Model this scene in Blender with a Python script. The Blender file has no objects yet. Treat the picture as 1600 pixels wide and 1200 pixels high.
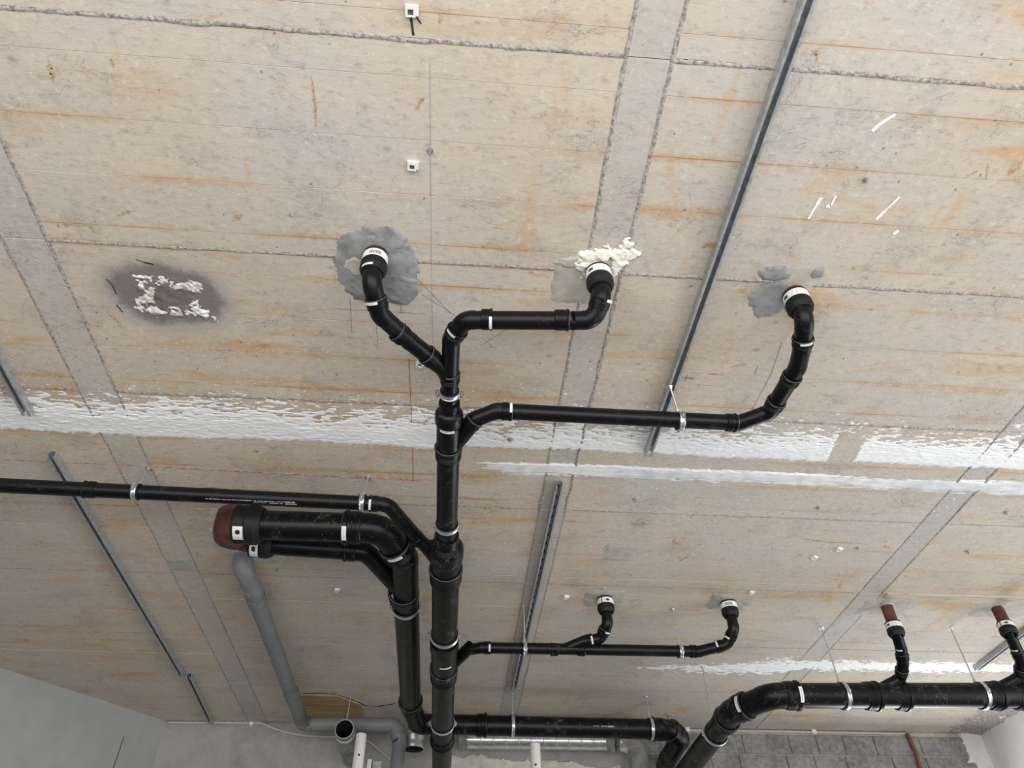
import bpy, math, random
import numpy as np
from mathutils import Vector, Matrix

scene = bpy.context.scene
C = scene.collection

# ------------------------------------------------------------------ camera
CEIL = 4.0
cam_data = bpy.data.cameras.new('camera')
cam = bpy.data.objects.new('camera', cam_data)
C.objects.link(cam)
cam_data.sensor_fit = 'HORIZONTAL'
cam_data.sensor_width = 36.0
cam_data.lens = 36.0 * 1130.0 / 1600.0
cam_data.clip_start = 0.05
right = Vector((0.9966030733880047, -0.08143605921173366, -0.012267125728793044))
down = Vector((0.0475201465456532, 0.6902978456619612, -0.7219631015133217))
fwd = Vector((0.067261800346576, 0.7189277102285863, 0.6918228080076712))
cam.matrix_world = Matrix.Translation((0, 0, 1.6)) @ Matrix((
    (right.x, -down.x, -fwd.x), (right.y, -down.y, -fwd.y), (right.z, -down.z, -fwd.z))).to_4x4()
scene.camera = cam

# ------------------------------------------------------------------ world, lights, exposure
world = bpy.data.worlds.new('overcast_sky')
scene.world = world
world.use_nodes = True
bg = world.node_tree.nodes['Background']
bg.inputs['Color'].default_value = (0.80, 0.90, 1.0, 1)
bg.inputs['Strength'].default_value = 0.12


def area(name, loc, rot, sx, sy, power, col):
    d = bpy.data.lights.new(name, 'AREA')
    d.shape = 'RECTANGLE'
    d.size, d.size_y = sx, sy
    d.energy = power
    d.color = col
    o = bpy.data.objects.new(name, d)
    o.location = loc
    o.rotation_euler = rot
    C.objects.link(o)
    return o


# daylight: the open front behind the camera, a window bay on the right, a glazed door low in the far wall at the right
area('front_opening_daylight', (0.2, -1.7, 1.75), (math.radians(90), 0, 0), 9.0, 3.2, 420, (1.0, 0.99, 0.98))
area('side_window_daylight', (6.4, 2.2, 1.9), (math.radians(90), 0, math.radians(90)), 4.2, 3.2, 180, (0.93, 0.97, 1.0))
area('far_door_daylight', (4.5, 7.0, 1.75), (math.radians(90), 0, math.radians(180)), 1.2, 2.3, 100, (0.94, 0.975, 1.0))

scene.view_settings.view_transform = 'Standard'
scene.view_settings.look = 'None'
scene.view_settings.gamma = 1.0
scene.view_settings.use_curve_mapping = False
scene.view_settings.exposure = 0.0
scene.cycles.use_denoising = True
scene.cycles.max_bounces = 5
scene.cycles.diffuse_bounces = 3
scene.cycles.glossy_bounces = 2

# ------------------------------------------------------------------ node helpers
class NT:
    def __init__(self, name):
        self.m = bpy.data.materials.new(name)
        self.m.use_nodes = True
        self.t = self.m.node_tree
        self.b = self.t.nodes['Principled BSDF']

    def new(self, kind, **kw):
        n = self.t.nodes.new(kind)
        for k, v in kw.items():
            setattr(n, k, v)
        return n

    def put(self, sock, v):
        if hasattr(v, 'is_output'):
            self.t.links.new(v, sock)
        elif isinstance(v, (tuple, list)) and len(v) == 3 and sock.type == 'RGBA':
            sock.default_value = (*v, 1)
        else:
            sock.default_value = v

    def pos(self):
        return self.new('ShaderNodeNewGeometry').outputs['Position']

    def coord(self, which):
        return self.new('ShaderNodeTexCoord').outputs[which]

    def rand(self):
        return self.new('ShaderNodeObjectInfo').outputs['Random']

    def scale(self, v, s, rot=(0, 0, 0)):
        n = self.new('ShaderNodeMapping')
        self.put(n.inputs['Vector'], v)
        n.inputs['Scale'].default_value = s
        n.inputs['Rotation'].default_value = rot
        return n.outputs[0]

    def noise(self, v, s, detail=4, rough=0.55, dist=0.0):
        n = self.new('ShaderNodeTexNoise')
        self.put(n.inputs['Vector'], v)
        n.inputs['Scale'].default_value = s
        n.inputs['Detail'].default_value = detail
        n.inputs['Roughness'].default_value = rough
        n.inputs['Distortion'].default_value = dist
        return n.outputs[0]

    def voro(self, v, s):
        n = self.new('ShaderNodeTexVoronoi')
        self.put(n.inputs['Vector'], v)
        n.inputs['Scale'].default_value = s
        return n.outputs['Distance'], n.outputs['Color']

    def step(self, v, a, b, lo=0.0, hi=1.0):
        n = self.new('ShaderNodeMapRange', interpolation_type='SMOOTHSTEP')
        self.put(n.inputs['Value'], v)
        n.inputs['From Min'].default_value = a
        n.inputs['From Max'].default_value = b
        n.inputs['To Min'].default_value = lo
        n.inputs['To Max'].default_value = hi
        return n.outputs[0]

    def op(self, o, a, b=0.0):
        n = self.new('ShaderNodeMath', operation=o)
        self.put(n.inputs[0], a)
        self.put(n.inputs[1], b)
        return n.outputs[0]

    def mix(self, f, a, b, blend='MIX'):
        n = self.new('ShaderNodeMix', data_type='RGBA', blend_type=blend)
        self.put(n.inputs[0], f)
        self.put(n.inputs[6], a)
        self.put(n.inputs[7], b)
        return n.outputs[2]

    def sep(self, v):
        n = self.new('ShaderNodeSeparateXYZ')
        self.put(n.inputs[0], v)
        return n.outputs

    def bump(self, h, strength, dist):
        n = self.new('ShaderNodeBump')
        n.inputs['Strength'].default_value = strength
        n.inputs['Distance'].default_value = dist
        self.put(n.inputs['Height'], h)
        self.put(self.b.inputs['Normal'], n.outputs[0])

    def done(self, col=None, rough=None, metal=None):
        if col is not None:
            self.put(self.b.inputs['Base Color'], col)
        if rough is not None:
            self.put(self.b.inputs['Roughness'], rough)
        if metal is not None:
            self.put(self.b.inputs['Metallic'], metal)
        return self.m


M = {}


def concrete(name, warm, cool, edge=True, orange=1.0, dark=1.0, speck=True, damp=None):
    t = NT(name)
    p = t.pos()
    big = t.noise(p, 0.8, 3)
    mid = t.noise(t.scale(p, (1.5, 4.0, 1)), 1.6, 5, 0.62)
    fine = t.noise(p, 34, 5, 0.75)
    grain = t.noise(t.scale(p, (1, 2.3, 1)), 17, 5, 0.74)
    xyz = t.sep(p)
    pour = t.step(xyz[0], 0.55, 1.3)
    far = t.step(xyz[1], 3.4, 4.8)
    cloud = t.noise(p, 3.4, 6, 0.68)
    col = t.mix(t.step(t.op('ADD', big, t.op('MULTIPLY', t.op('MAXIMUM', pour, far), 0.12)), 0.44, 0.64), warm, cool)
    col = t.mix(t.step(mid, 0.36, 0.66, 0, 0.5), col, (warm[0] * 1.13, warm[1] * 1.12, warm[2] * 1.10))
    rnd = t.rand()
    col = t.mix(t.op('MULTIPLY', rnd, 0.22), col, (cool[0] * 0.84, cool[1] * 0.85, cool[2] * 0.88))
    col = t.mix(t.step(cloud, 0.50, 0.70, 0, 0.52), col, (0.42, 0.395, 0.365))
    # rust and formwork oil stains
    st = t.noise(t.scale(p, (0.8, 3.0, 1)), 2.2, 6, 0.64, 0.5)
    stain = t.op('MULTIPLY', t.step(st, 0.52, 0.70), t.step(big, 0.62, 0.42))
    col = t.mix(t.op('MULTIPLY', stain, 0.62 * orange), col, (0.56, 0.345, 0.165))
    cols = t.noise(t.scale(p, (5.0, 0.8, 1)), 1.5, 4, 0.62, 0.5)
    col = t.mix(t.op('MULTIPLY', t.step(cols, 0.58, 0.72), 0.34 * orange), col, (0.58, 0.36, 0.185))
    blot = t.op('MULTIPLY', t.step(t.noise(t.scale(p, (1.0, 1.4, 1), (0, 0, 0.6)), 6.0, 4, 0.6, 1.0), 0.62, 0.70), t.step(mid, 0.50, 0.62))
    col = t.mix(t.op('MULTIPLY', blot, 0.60 * orange), col, (0.47, 0.23, 0.085))
    if edge:
        g = t.sep(t.coord('Generated'))
        e = t.op('ABSOLUTE', t.op('SUBTRACT', g[1], 0.5))
        lng = t.noise(t.scale(p, (0.9, 2.2, 1)), 1.1, 4, 0.6)
        wob = t.op('ADD', e, t.op('MULTIPLY', t.op('SUBTRACT', cloud, 0.5), 0.35))
        less = t.op('SUBTRACT', 1.0, t.op('MULTIPLY', t.op('MAXIMUM', far, t.op('MULTIPLY', pour, 0.8)), 0.6))
        em = t.op('MULTIPLY', t.op('MULTIPLY', t.step(wob, 0.34, 0.54), t.step(lng, 0.46, 0.62)), less)
        col = t.mix(t.op('MULTIPLY', em, 0.60 * orange), col, (0.53, 0.30, 0.12))
        ln = t.op('MULTIPLY', t.op('MULTIPLY', t.step(e, 0.482, 0.494), t.step(lng, 0.48, 0.60)), t.op('MULTIPLY', less, t.step(mid, 0.42, 0.55)))
        col = t.mix(t.op('MULTIPLY', ln, 0.50 * orange), col, (0.34, 0.15, 0.055))
    # dark grain, laitance, pale skin
    col = t.mix(t.step(grain, 0.50, 0.74, 0, 0.50 * dark), col, (0.25, 0.22, 0.195))
    col = t.mix(t.step(fine, 0.55, 0.74, 0, 0.46 * dark), col, (0.20, 0.175, 0.16))
    col = t.mix(t.step(fine, 0.46, 0.30, 0, 0.42), col, (0.80, 0.75, 0.68))
    # thin scratches and pinholes
    for sc, wd, rot in ((3.2, 0.006, 0.3), (6.4, 0.009, 1.2)):
        k = t.op('ABSOLUTE', t.op('SUBTRACT', t.noise(t.scale(p, (1, 1.6, 1), (0, 0, rot)), sc, 5, 0.6, 0.8), 0.5))
        mk = t.op('MULTIPLY', t.step(k, 0.0, wd, 1, 0), t.step(cloud, 0.50, 0.60))
        col = t.mix(t.op('MULTIPLY', mk, 0.5 * dark), col, (0.15, 0.13, 0.12))
    d, c = t.voro(p, 17)
    cs = t.sep(c)
    pin = t.op('MULTIPLY', t.step(t.op('ADD', d, t.op('MULTIPLY', fine, 0.12)), 0.13, 0.19, 1, 0), t.step(cs[0], 0.80, 0.82))
    col = t.mix(t.op('MULTIPLY', pin, 0.62 * dark), col, (0.14, 0.12, 0.11))
    d, c = t.voro(t.scale(p, (1, 1.4, 1)), 6.5)
    bl = t.op('MULTIPLY', t.step(t.op('ADD', d, t.op('MULTIPLY', fine, 0.2)), 0.13, 0.26, 1, 0), t.step(t.sep(c)[1], 0.82, 0.84))
    col = t.mix(t.op('MULTIPLY', bl, 0.55 * dark), col, (0.24, 0.21, 0.20))
    if damp:    # old leak around the broken-out patch
        n = t.new('ShaderNodeVectorMath', operation='DISTANCE')
        t.put(n.inputs[0], t.scale(p, (1, 1.32, 0)))
        n.inputs[1].default_value = (damp[0], damp[1] * 1.32, 0)
        q = t.op('ADD', n.outputs['Value'], t.op('ADD', t.op('MULTIPLY', t.op('SUBTRACT', cloud, 0.5), 0.26), t.op('MULTIPLY', t.op('SUBTRACT', fine, 0.5), 0.10)))
        col = t.mix(t.step(q, 0.24, 0.34, 0.6, 0), col, (0.36, 0.35, 0.335))
        col = t.mix(t.step(q, 0.185, 0.265, 0.88, 0), col, (0.17, 0.155, 0.15))
    if speck:   # splashes of wall paint next to the removed partitions
        y = t.sep(p)[1]
        win = t.op('MULTIPLY', t.step(y, 1.9, 2.85), t.step(y, 3.4, 4.6, 1, 0))
        d, c = t.voro(t.scale(p, (1, 1.6, 1), (0, 0, 0.5)), 62)
        sp = t.op('MULTIPLY', t.step(d, 0.14, 0.28, 1, 0), t.step(t.op('ADD', t.sep(c)[0], t.op('MULTIPLY', win, 0.30)), 1.03, 1.05))
        col = t.mix(sp, col, (0.86, 0.85, 0.83))
    t.bump(t.op('ADD', t.op('MULTIPLY', fine, 0.5), grain), 0.45, 0.004)
    return t.done(col, 0.86)


WARM, COOL = (0.585, 0.495, 0.39), (0.555, 0.515, 0.46)
DAMP = (-1.2579, 2.0633)
M['board'] = concrete('board_marked_concrete', WARM, COOL, orange=1.25, damp=DAMP)
M['infill'] = concrete('infill_concrete', (0.52, 0.47, 0.41), (0.50, 0.475, 0.44), edge=False, orange=0.35)

t = NT('rusty_joint_concrete')
p = t.pos()
k = t.noise(t.scale(p, (1, 0.4, 1)), 2.4, 6)
M['backing'] = t.done(t.mix(t.step(k, 0.44, 0.60), (0.40, 0.33, 0.26), (0.40, 0.20, 0.08)), 0.9)

t = NT('crumbly_grout')
p = t.pos()
k = t.noise(p, 60, 6, 0.75)
col = t.mix(t.step(k, 0.36, 0.60), (0.21, 0.19, 0.175), (0.50, 0.46, 0.42))
t.bump(k, 0.7, 0.006)
M['grout'] = t.done(col, 0.92)

t = NT('plain_slab_concrete')
p = t.pos()
M['slab'] = t.done(t.mix(t.step(t.noise(p, 2, 6), 0.3, 0.7), (0.42, 0.37, 0.32), (0.55, 0.49, 0.42)), 0.9)


def rough_plain(name, c1, c2, s=18, rough=0.85, bump=0.4, dist=0.004, det=6):
    t = NT(name)
    p = t.pos()
    k = t.noise(p, s, det, 0.65)
    k2 = t.noise(p, s * 0.16, 4)
    f = t.op('ADD', t.op('MULTIPLY', k, 0.55), t.op('MULTIPLY', k2, 0.45))
    t.bump(k, bump, dist)
    return t.done(t.mix(t.step(f, 0.36, 0.64), c1, c2), rough)


M['plaster'] = rough_plain('white_wall_plaster', (0.86, 0.86, 0.86), (0.94, 0.94, 0.94), 40, 0.8, 0.3, 0.004)
M['smear'] = rough_plain('thin_white_filler', (0.62, 0.63, 0.64), (0.86, 0.86, 0.85), 14, 0.85, 0.4, 0.003)
M['mortar'] = rough_plain('fresh_grey_mortar', (0.15, 0.152, 0.152), (0.33, 0.335, 0.335), 13, 0.8, 0.5, 0.005, 8)
M['mortar_pale'] = rough_plain('pale_cement_filler', (0.38, 0.355, 0.305), (0.52, 0.485, 0.425), 14, 0.85, 0.4, 0.005)
M['cement'] = rough_plain('light_cement_skirt', (0.46, 0.45, 0.415), (0.56, 0.55, 0.51), 8, 0.85, 0.25, 0.004)
M['mortar_dark'] = rough_plain('damp_dark_mortar', (0.11, 0.095, 0.08), (0.22, 0.20, 0.175), 22, 0.85, 0.6, 0.006)
M['green_patch'] = rough_plain('greenish_filler', (0.36, 0.38, 0.31), (0.46, 0.47, 0.39), 20)
M['foam'] = rough_plain('cream_expanding_foam', (0.78, 0.70, 0.55), (0.92, 0.89, 0.82), 25, 0.8, 0.5, 0.006)
M['crust'] = rough_plain('white_mineral_crust', (0.50, 0.46, 0.40), (0.86, 0.84, 0.80), 45, 0.85, 0.8, 0.006)
M['iron'] = rough_plain('red_brown_cast_iron', (0.060, 0.016, 0.012), (0.145, 0.045, 0.036), 22, 0.6, 0.3, 0.003)
M['wall_grey'] = rough_plain('grey_skim_wall', (0.31, 0.315, 0.30), (0.36, 0.365, 0.35), 5, 0.9, 0.15, 0.002)
M['wall_back'] = rough_plain('rough_grey_render', (0.27, 0.265, 0.24), (0.37, 0.365, 0.335), 9, 0.9, 0.35, 0.006)
M['wall_cream'] = rough_plain('cream_rough_plaster', (0.46, 0.43, 0.37), (0.66, 0.63, 0.56), 15, 0.9, 0.7, 0.012)
M['wall_white'] = rough_plain('white_painted_plaster', (0.78, 0.77, 0.75), (0.86, 0.855, 0.84), 6, 0.85, 0.2, 0.003)
M['block'] = rough_plain('grey_lightweight_block', (0.17, 0.167, 0.163), (0.33, 0.325, 0.315), 30, 0.95, 0.7, 0.008)
M['block_mortar'] = rough_plain('sandy_bed_mortar', (0.42, 0.37, 0.29), (0.58, 0.53, 0.44), 30, 0.95, 0.6, 0.006)
M['floor'] = rough_plain('screed_floor', (0.11, 0.107, 0.103), (0.16, 0.156, 0.15), 1.2, 0.8, 0.1, 0.002)
M['wood'] = None
t = NT('raw_timber')
p = t.pos()
g = t.noise(t.scale(p, (1.5, 22, 22)), 2.2, 6, 0.6, 0.5)
M['wood'] = t.done(t.mix(t.step(g, 0.50, 0.72), (0.56, 0.48, 0.37), (0.30, 0.19, 0.10)), 0.8)
t = NT('plywood')
p = t.pos()
g = t.noise(t.scale(p, (1.2, 9, 9)), 2.2, 6, 0.6, 0.5)
M['ply'] = t.done(t.mix(t.step(g, 0.3, 0.7), (0.47, 0.335, 0.18), (0.34, 0.225, 0.11)), 0.75)


def black_pipe(name, dust):
    t = NT(name)
    p = t.pos()
    sm = t.noise(t.scale(p, (1.3, 1, 1.2)), 7, 6, 0.68, 1.2)
    fn = t.noise(p, 45, 5, 0.7)
    m = t.op('MULTIPLY', t.step(sm, 0.52, 0.72), t.step(fn, 0.40, 0.66))
    col = t.mix(t.op('MULTIPLY', m, dust), (0.0040, 0.0042, 0.0050), (0.15, 0.145, 0.14))
    d, c = t.voro(p, 90)
    dot = t.op('MULTIPLY', t.step(d, 0.12, 0.2, 1, 0), t.step(t.sep(c)[0], 0.93, 0.95))
    col = t.mix(t.op('MULTIPLY', dot, dust), col, (0.30, 0.29, 0.28))
    t.b.inputs['Specular IOR Level'].default_value = 0.22
    return t.done(col, t.op('ADD', 0.36, t.op('MULTIPLY', m, 0.3)))


M['pipe'] = black_pipe('black_polypropylene', 0.22)
M['pipe_dusty'] = black_pipe('dusty_black_polypropylene', 0.95)
t = NT('matt_black_rubber')
t.b.inputs['Specular IOR Level'].default_value = 0.25
M['rubber'] = t.done((0.010, 0.011, 0.012), 0.55)
t = NT('pale_rim_glint')
M['glint'] = t.done((0.13, 0.13, 0.13), 0.35)  # paler grey paints the highlight along the socket rims


def galv(name, c1, c2, rough, metal, s):
    t = NT(name)
    p = t.pos()
    d, c = t.voro(p, s)
    k = t.noise(p, 12, 5)
    col = t.mix(t.sep(c)[0], c1, c2)
    col = t.mix(t.step(k, 0.58, 0.72, 0, 0.5), col, (0.62, 0.62, 0.61))
    return t.done(col, rough, metal)


M['galv'] = galv('galvanised_steel', (0.36, 0.38, 0.395), (0.52, 0.54, 0.555), 0.45, 0.5, 60)
M['zinc'] = galv('bright_zinc_clamp', (0.62, 0.66, 0.68), (0.78, 0.80, 0.81), 0.30, 0.9, 90)
M['rod'] = galv('zinc_rod', (0.40, 0.41, 0.41), (0.52, 0.53, 0.53), 0.45, 0.5, 60)
M['foil'] = galv('bright_duct_foil', (0.60, 0.62, 0.64), (0.80, 0.81, 0.83), 0.30, 0.9, 30)
M['tape'] = galv('grey_duct_tape', (0.21, 0.22, 0.225), (0.33, 0.34, 0.345), 0.5, 0.3, 14)

t = NT('grey_pvc')
p = t.pos()
k = t.noise(p, 30, 6, 0.7)
d, c = t.voro(t.scale(p, (1, 1, 1)), 40)
sp = t.op('MULTIPLY', t.step(d, 0.1, 0.24, 1, 0), t.step(t.sep(c)[0], 0.95, 0.96))
col = t.mix(t.step(t.noise(p, 5, 5), 0.3, 0.7), (0.165, 0.175, 0.185), (0.21, 0.215, 0.22))
M['pvc'] = t.done(t.mix(sp, col, (0.7, 0.69, 0.67)), 0.55)
t = NT('dark_bore')
M['bore'] = t.done((0.012, 0.012, 0.012), 0.9)
t = NT('white_clip_plastic')
M['clip'] = t.done((0.80, 0.81, 0.78), 0.5)
M['clip_dark'] = None
t = NT('clip_slot')
M['clip_dark'] = t.done((0.10, 0.12, 0.12), 0.6)
t = NT('cream_enamel_steel')
M['prop'] = t.done((0.70, 0.68, 0.62), 0.5)
t = NT('white_cable_sheath')
M['cable'] = t.done((0.50, 0.47, 0.43), 0.6)
t = NT('red_chalk')
p = t.pos()
M['red'] = t.done(t.mix(t.step(t.noise(p, 40, 5), 0.42, 0.58), (0.50, 0.36, 0.30), (0.45, 0.05, 0.05)), 0.9)
t = NT('blue_chalk')
M['blue'] = t.done((0.36, 0.37, 0.39), 0.9)
t = NT('dark_crack')
M['crack'] = t.done((0.05, 0.04, 0.035), 0.95)
t = NT('pencil')
M['pencil'] = t.done((0.25, 0.22, 0.20), 0.9)
t = NT('red_conduit')
M['conduit'] = t.done((0.20, 0.075, 0.05), 0.6)


def printed(name, base, ink, kind):
    t = NT(name)
    uv = t.coord('UV')
    s = t.sep(uv)
    if kind == 'small':
        w = t.noise(t.scale(uv, (34, 1.5, 1)), 1.0, 2)
        m = t.op('MULTIPLY', t.step(w, 0.49, 0.52), t.op('MULTIPLY', t.step(s[1], 0.34, 0.38), t.step(s[1], 0.62, 0.66, 1, 0)))
        m = t.op('MULTIPLY', m, t.op('MULTIPLY', t.step(s[0], 0.14, 0.16), t.step(s[0], 0.84, 0.86, 1, 0)))
        m = t.op('MULTIPLY', m, 0.7)
    elif kind == 'barcode':
        w = t.noise(t.scale(uv, (120, 0.01, 1)), 1.0, 1)
        m = t.op('MULTIPLY', t.step(w, 0.49, 0.50), t.op('MULTIPLY', t.step(s[1], 0.28, 0.30), t.step(s[1], 0.78, 0.80, 1, 0)))
        m = t.op('MULTIPLY', m, t.op('MULTIPLY', t.step(s[0], 0.34, 0.345), t.step(s[0], 0.60, 0.605, 1, 0)))
        m2 = t.op('MULTIPLY', t.step(s[0], 0.78, 0.785), t.step(s[0], 0.79, 0.795, 1, 0))
        m = t.op('MAXIMUM', m, m2)
    elif kind == 'dot':
        q = t.scale(uv, (3.2, 1, 1))
        n = t.new('ShaderNodeVectorMath', operation='DISTANCE')
        t.put(n.inputs[0], q)
        n.inputs[1].default_value = (1.3, 0.55, 0)
        m = t.step(n.outputs['Value'], 0.20, 0.24, 1, 0)
        gap = t.op('MULTIPLY', t.step(s[0], 0.60, 0.605), t.step(s[0], 0.635, 0.64, 1, 0))
        w = t.noise(t.scale(uv, (22, 9, 1)), 1.0, 2)
        tx = t.op('MULTIPLY', t.step(w, 0.52, 0.56), t.op('MULTIPLY', t.step(s[0], 0.68, 0.70), t.step(s[0], 0.9, 0.92, 1, 0)))
        m = t.op('MAXIMUM', t.op('MAXIMUM', m, gap), t.op('MULTIPLY', tx, 0.5))
    elif kind == 'tag':
        n = t.new('ShaderNodeVectorMath', operation='DISTANCE')
        t.put(n.inputs[0], t.scale(uv, (1.5, 1, 1)))
        n.inputs[1].default_value = (0.60, 0.5, 0)
        m = t.step(n.outputs['Value'], 0.24, 0.27, 1, 0)
        w = t.noise(t.scale(uv, (9, 22, 1)), 1.0, 2)
        tx = t.op('MULTIPLY', t.step(w, 0.52, 0.56), t.op('MULTIPLY', t.step(s[0], 0.68, 0.70), t.step(s[0], 0.92, 0.94, 1, 0)))
        m = t.op('MAXIMUM', m, t.op('MULTIPLY', tx, 0.45))
    else:   # lines of small print and a square emblem
        w = t.noise(t.scale(uv, (50, 0.2, 1)), 1.0, 2)
        rows = t.op('FRACT', t.op('MULTIPLY', s[1], 4.0))
        m = t.op('MULTIPLY', t.step(w, 0.47, 0.53), t.op('MULTIPLY', t.step(rows, 0.3, 0.35), t.step(rows, 0.75, 0.8, 1, 0)))
        m = t.op('MULTIPLY', m, t.op('MULTIPLY', t.step(s[0], 0.12, 0.13), t.step(s[0], 0.52, 0.53, 1, 0)))
        sq = t.op('MULTIPLY', t.op('MULTIPLY', t.step(s[0], 0.60, 0.605), t.step(s[0], 0.72, 0.725, 1, 0)),
                  t.op('MULTIPLY', t.step(s[1], 0.30, 0.31), t.step(s[1], 0.72, 0.73, 1, 0)))
        m = t.op('MAXIMUM', t.op('MULTIPLY', m, 0.55), sq)
    return t.done(t.mix(m, base, ink), 0.5)


M['sticker'] = printed('white_sticker', (0.74, 0.75, 0.75), (0.10, 0.10, 0.10), 'small')
M['label_bar'] = printed('barcode_label', (0.80, 0.80, 0.79), (0.03, 0.03, 0.03), 'barcode')
M['label_dot'] = printed('label_with_round_emblem', (0.76, 0.76, 0.75), (0.02, 0.02, 0.02), 'dot')
M['label_text'] = printed('label_with_small_print', (0.78, 0.78, 0.77), (0.05, 0.05, 0.05), 'text')
M['label_tag'] = printed('small_tag_with_emblem', (0.76, 0.76, 0.75), (0.02, 0.02, 0.02), 'tag')
t = NT('pipe_print_ink')
M['ink'] = t.done((0.42, 0.43, 0.45), 0.6)

# ------------------------------------------------------------------ mesh helpers
class MB:
    def __init__(self):
        self.v, self.f, self.s, self.uv = [], [], [], []

    def add(self, vs, fs, smooth=False, uvs=None):
        n = len(self.v)
        self.v += [tuple(v) for v in vs]
        self.f += [tuple(i + n for i in f) for f in fs]
        self.s += [smooth] * len(fs)
        if uvs is not None:
            self.uv += [tuple(u) for u in uvs]

    def build(self, name, mat, parent=None):
        me = bpy.data.meshes.new(name)
        me.from_pydata(self.v, [], self.f)
        me.polygons.foreach_set('use_smooth', self.s)
        if self.uv and len(self.uv) == len(self.v):
            l = me.uv_layers.new(name='UVMap')
            for lp in me.loops:
                l.data[lp.index].uv = self.uv[lp.vertex_index]
        me.materials.append(M[mat])
        o = bpy.data.objects.new(name, me)
        C.objects.link(o)
        if parent is not None:
            o.parent = parent
            o.matrix_parent_inverse = Matrix.Translation(parent.location).inverted()
        return o


def box(mb, x0, x1, y0, y1, z0, z1):
    vs = [(x0, y0, z0), (x1, y0, z0), (x1, y1, z0), (x0, y1, z0), (x0, y0, z1), (x1, y0, z1), (x1, y1, z1), (x0, y1, z1)]
    mb.add(vs, [(0, 3, 2, 1), (4, 5, 6, 7), (0, 1, 5, 4), (1, 2, 6, 5), (2, 3, 7, 6), (3, 0, 4, 7)])


def slab_piece(mb, x0, x1, y0, y1, z0, z1, b):
    """a block whose lower face is chamfered by b"""
    vs = [(x0 + b, y0 + b, z0), (x1 - b, y0 + b, z0), (x1 - b, y1 - b, z0), (x0 + b, y1 - b, z0),
          (x0, y0, z0 + b), (x1, y0, z0 + b), (x1, y1, z0 + b), (x0, y1, z0 + b),
          (x0, y0, z1), (x1, y0, z1), (x1, y1, z1), (x0, y1, z1)]
    fs = [(0, 3, 2, 1), (8, 9, 10, 11)]
    for i in range(4):
        j = (i + 1) % 4
        fs += [(i, j, j + 4, i + 4), (i + 4, j + 4, j + 8, i + 8)]
    mb.add(vs, fs)


def frame(d, ref=None):
    d = Vector(d).normalized()
    r = Vector(ref) if ref is not None else (Vector((0, 0, 1)) if abs(d.z) < 0.9 else Vector((0, 1, 0)))
    u = (r - d * r.dot(d)).normalized()
    return d, u, d.cross(u)


def lathe(mb, o, d, prof, seg=28, capa=False, capb=False, smooth=True):
    """prof: (distance along d, radius); a repeated distance makes a sharp shoulder"""
    o = Vector(o)
    d, u, w = frame(d)
    cs = [(math.cos(2 * math.pi * k / seg), math.sin(2 * math.pi * k / seg)) for k in range(seg)]
    for (t0, r0), (t1, r1) in zip(prof, prof[1:]):
        vs = [o + d * t0 + (u * c + w * s) * r0 for c, s in cs] + [o + d * t1 + (u * c + w * s) * r1 for c, s in cs]
        mb.add(vs, [(k, k + seg, (k + 1) % seg + seg, (k + 1) % seg) for k in range(seg)], smooth)
    if capa:
        t0, r0 = prof[0]
        mb.add([o + d * t0 + (u * c + w * s) * r0 for c, s in cs], [tuple(range(seg))])
    if capb:
        t0, r0 = prof[-1]
        mb.add([o + d * t0 + (u * c + w * s) * r0 for c, s in cs], [tuple(reversed(range(seg)))])


def sweep(mb, pts, r, seg=28, caps=True):
    pts = [Vector(p) for p in pts]
    n = len(pts)
    rs = r if isinstance(r, (list, tuple)) else [r] * n
    tan = []
    for i in range(n):
        a = pts[max(0, i - 1)]
        b = pts[min(n - 1, i + 1)]
        tan.append((b - a).normalized())
    d, u, w = frame(tan[0])
    vs = []
    for i in range(n):
        u = (u - tan[i] * u.dot(tan[i])).normalized()
        w = tan[i].cross(u)
        for k in range(seg):
            a = 2 * math.pi * k / seg
            vs.append(pts[i] + (u * math.cos(a) + w * math.sin(a)) * rs[i])
    fs = []
    for i in range(n - 1):
        for k in range(seg):
            k2 = (k + 1) % seg
            fs.append((i * seg + k, i * seg + k2, (i + 1) * seg + k2, (i + 1) * seg + k))
    mb.add(vs, fs, True)
    if caps:
        mb.add(vs[:seg], [tuple(reversed(range(seg)))])
        mb.add(vs[-seg:], [tuple(range(seg))])


def arc(p0, c, p1, R, n=12):
    p0, c, p1 = Vector(p0), Vector(c), Vector(p1)
    d0, d1 = (c - p0).normalized(), (p1 - c).normalized()
    th = d0.angle(d1)
    tl = R * math.tan(th / 2)
    a, b = c - d0 * tl, c + d1 * tl
    nrm = (d1 - d0 * d1.dot(d0)).normalized()
    ctr = a + nrm * R
    pts = []
    for i in range(n + 1):
        q = th * i / n
        pts.append(ctr - nrm * R * math.cos(q) + d0 * R * math.sin(q))
    return a, b, d0, d1, pts


FRONT = Vector((0.0, 0.0, 1.6))     # the middle of the room, which the printed sides face


def patch(mb, o, d, r, w, off, half, n=16):
    """curved sticker on a cylinder: centred off degrees from the side facing the room"""
    o = Vector(o)
    d = Vector(d).normalized()
    u = FRONT - o
    u = (u - d * u.dot(d)).normalized()
    q = d.cross(u)
    vs, fs, uv = [], [], []
    for i in range(n + 1):
        a = math.radians(off + half * (2 * i / n - 1))
        e = (u * math.cos(a) + q * math.sin(a)) * r
        vs += [o + e - d * w / 2, o + e + d * w / 2]
        uv += [(i / n, 0), (i / n, 1)]
    for i in range(n):
        fs.append((2 * i, 2 * i + 2, 2 * i + 3, 2 * i + 1))
    mb.add(vs, fs, True, uv)


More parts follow.
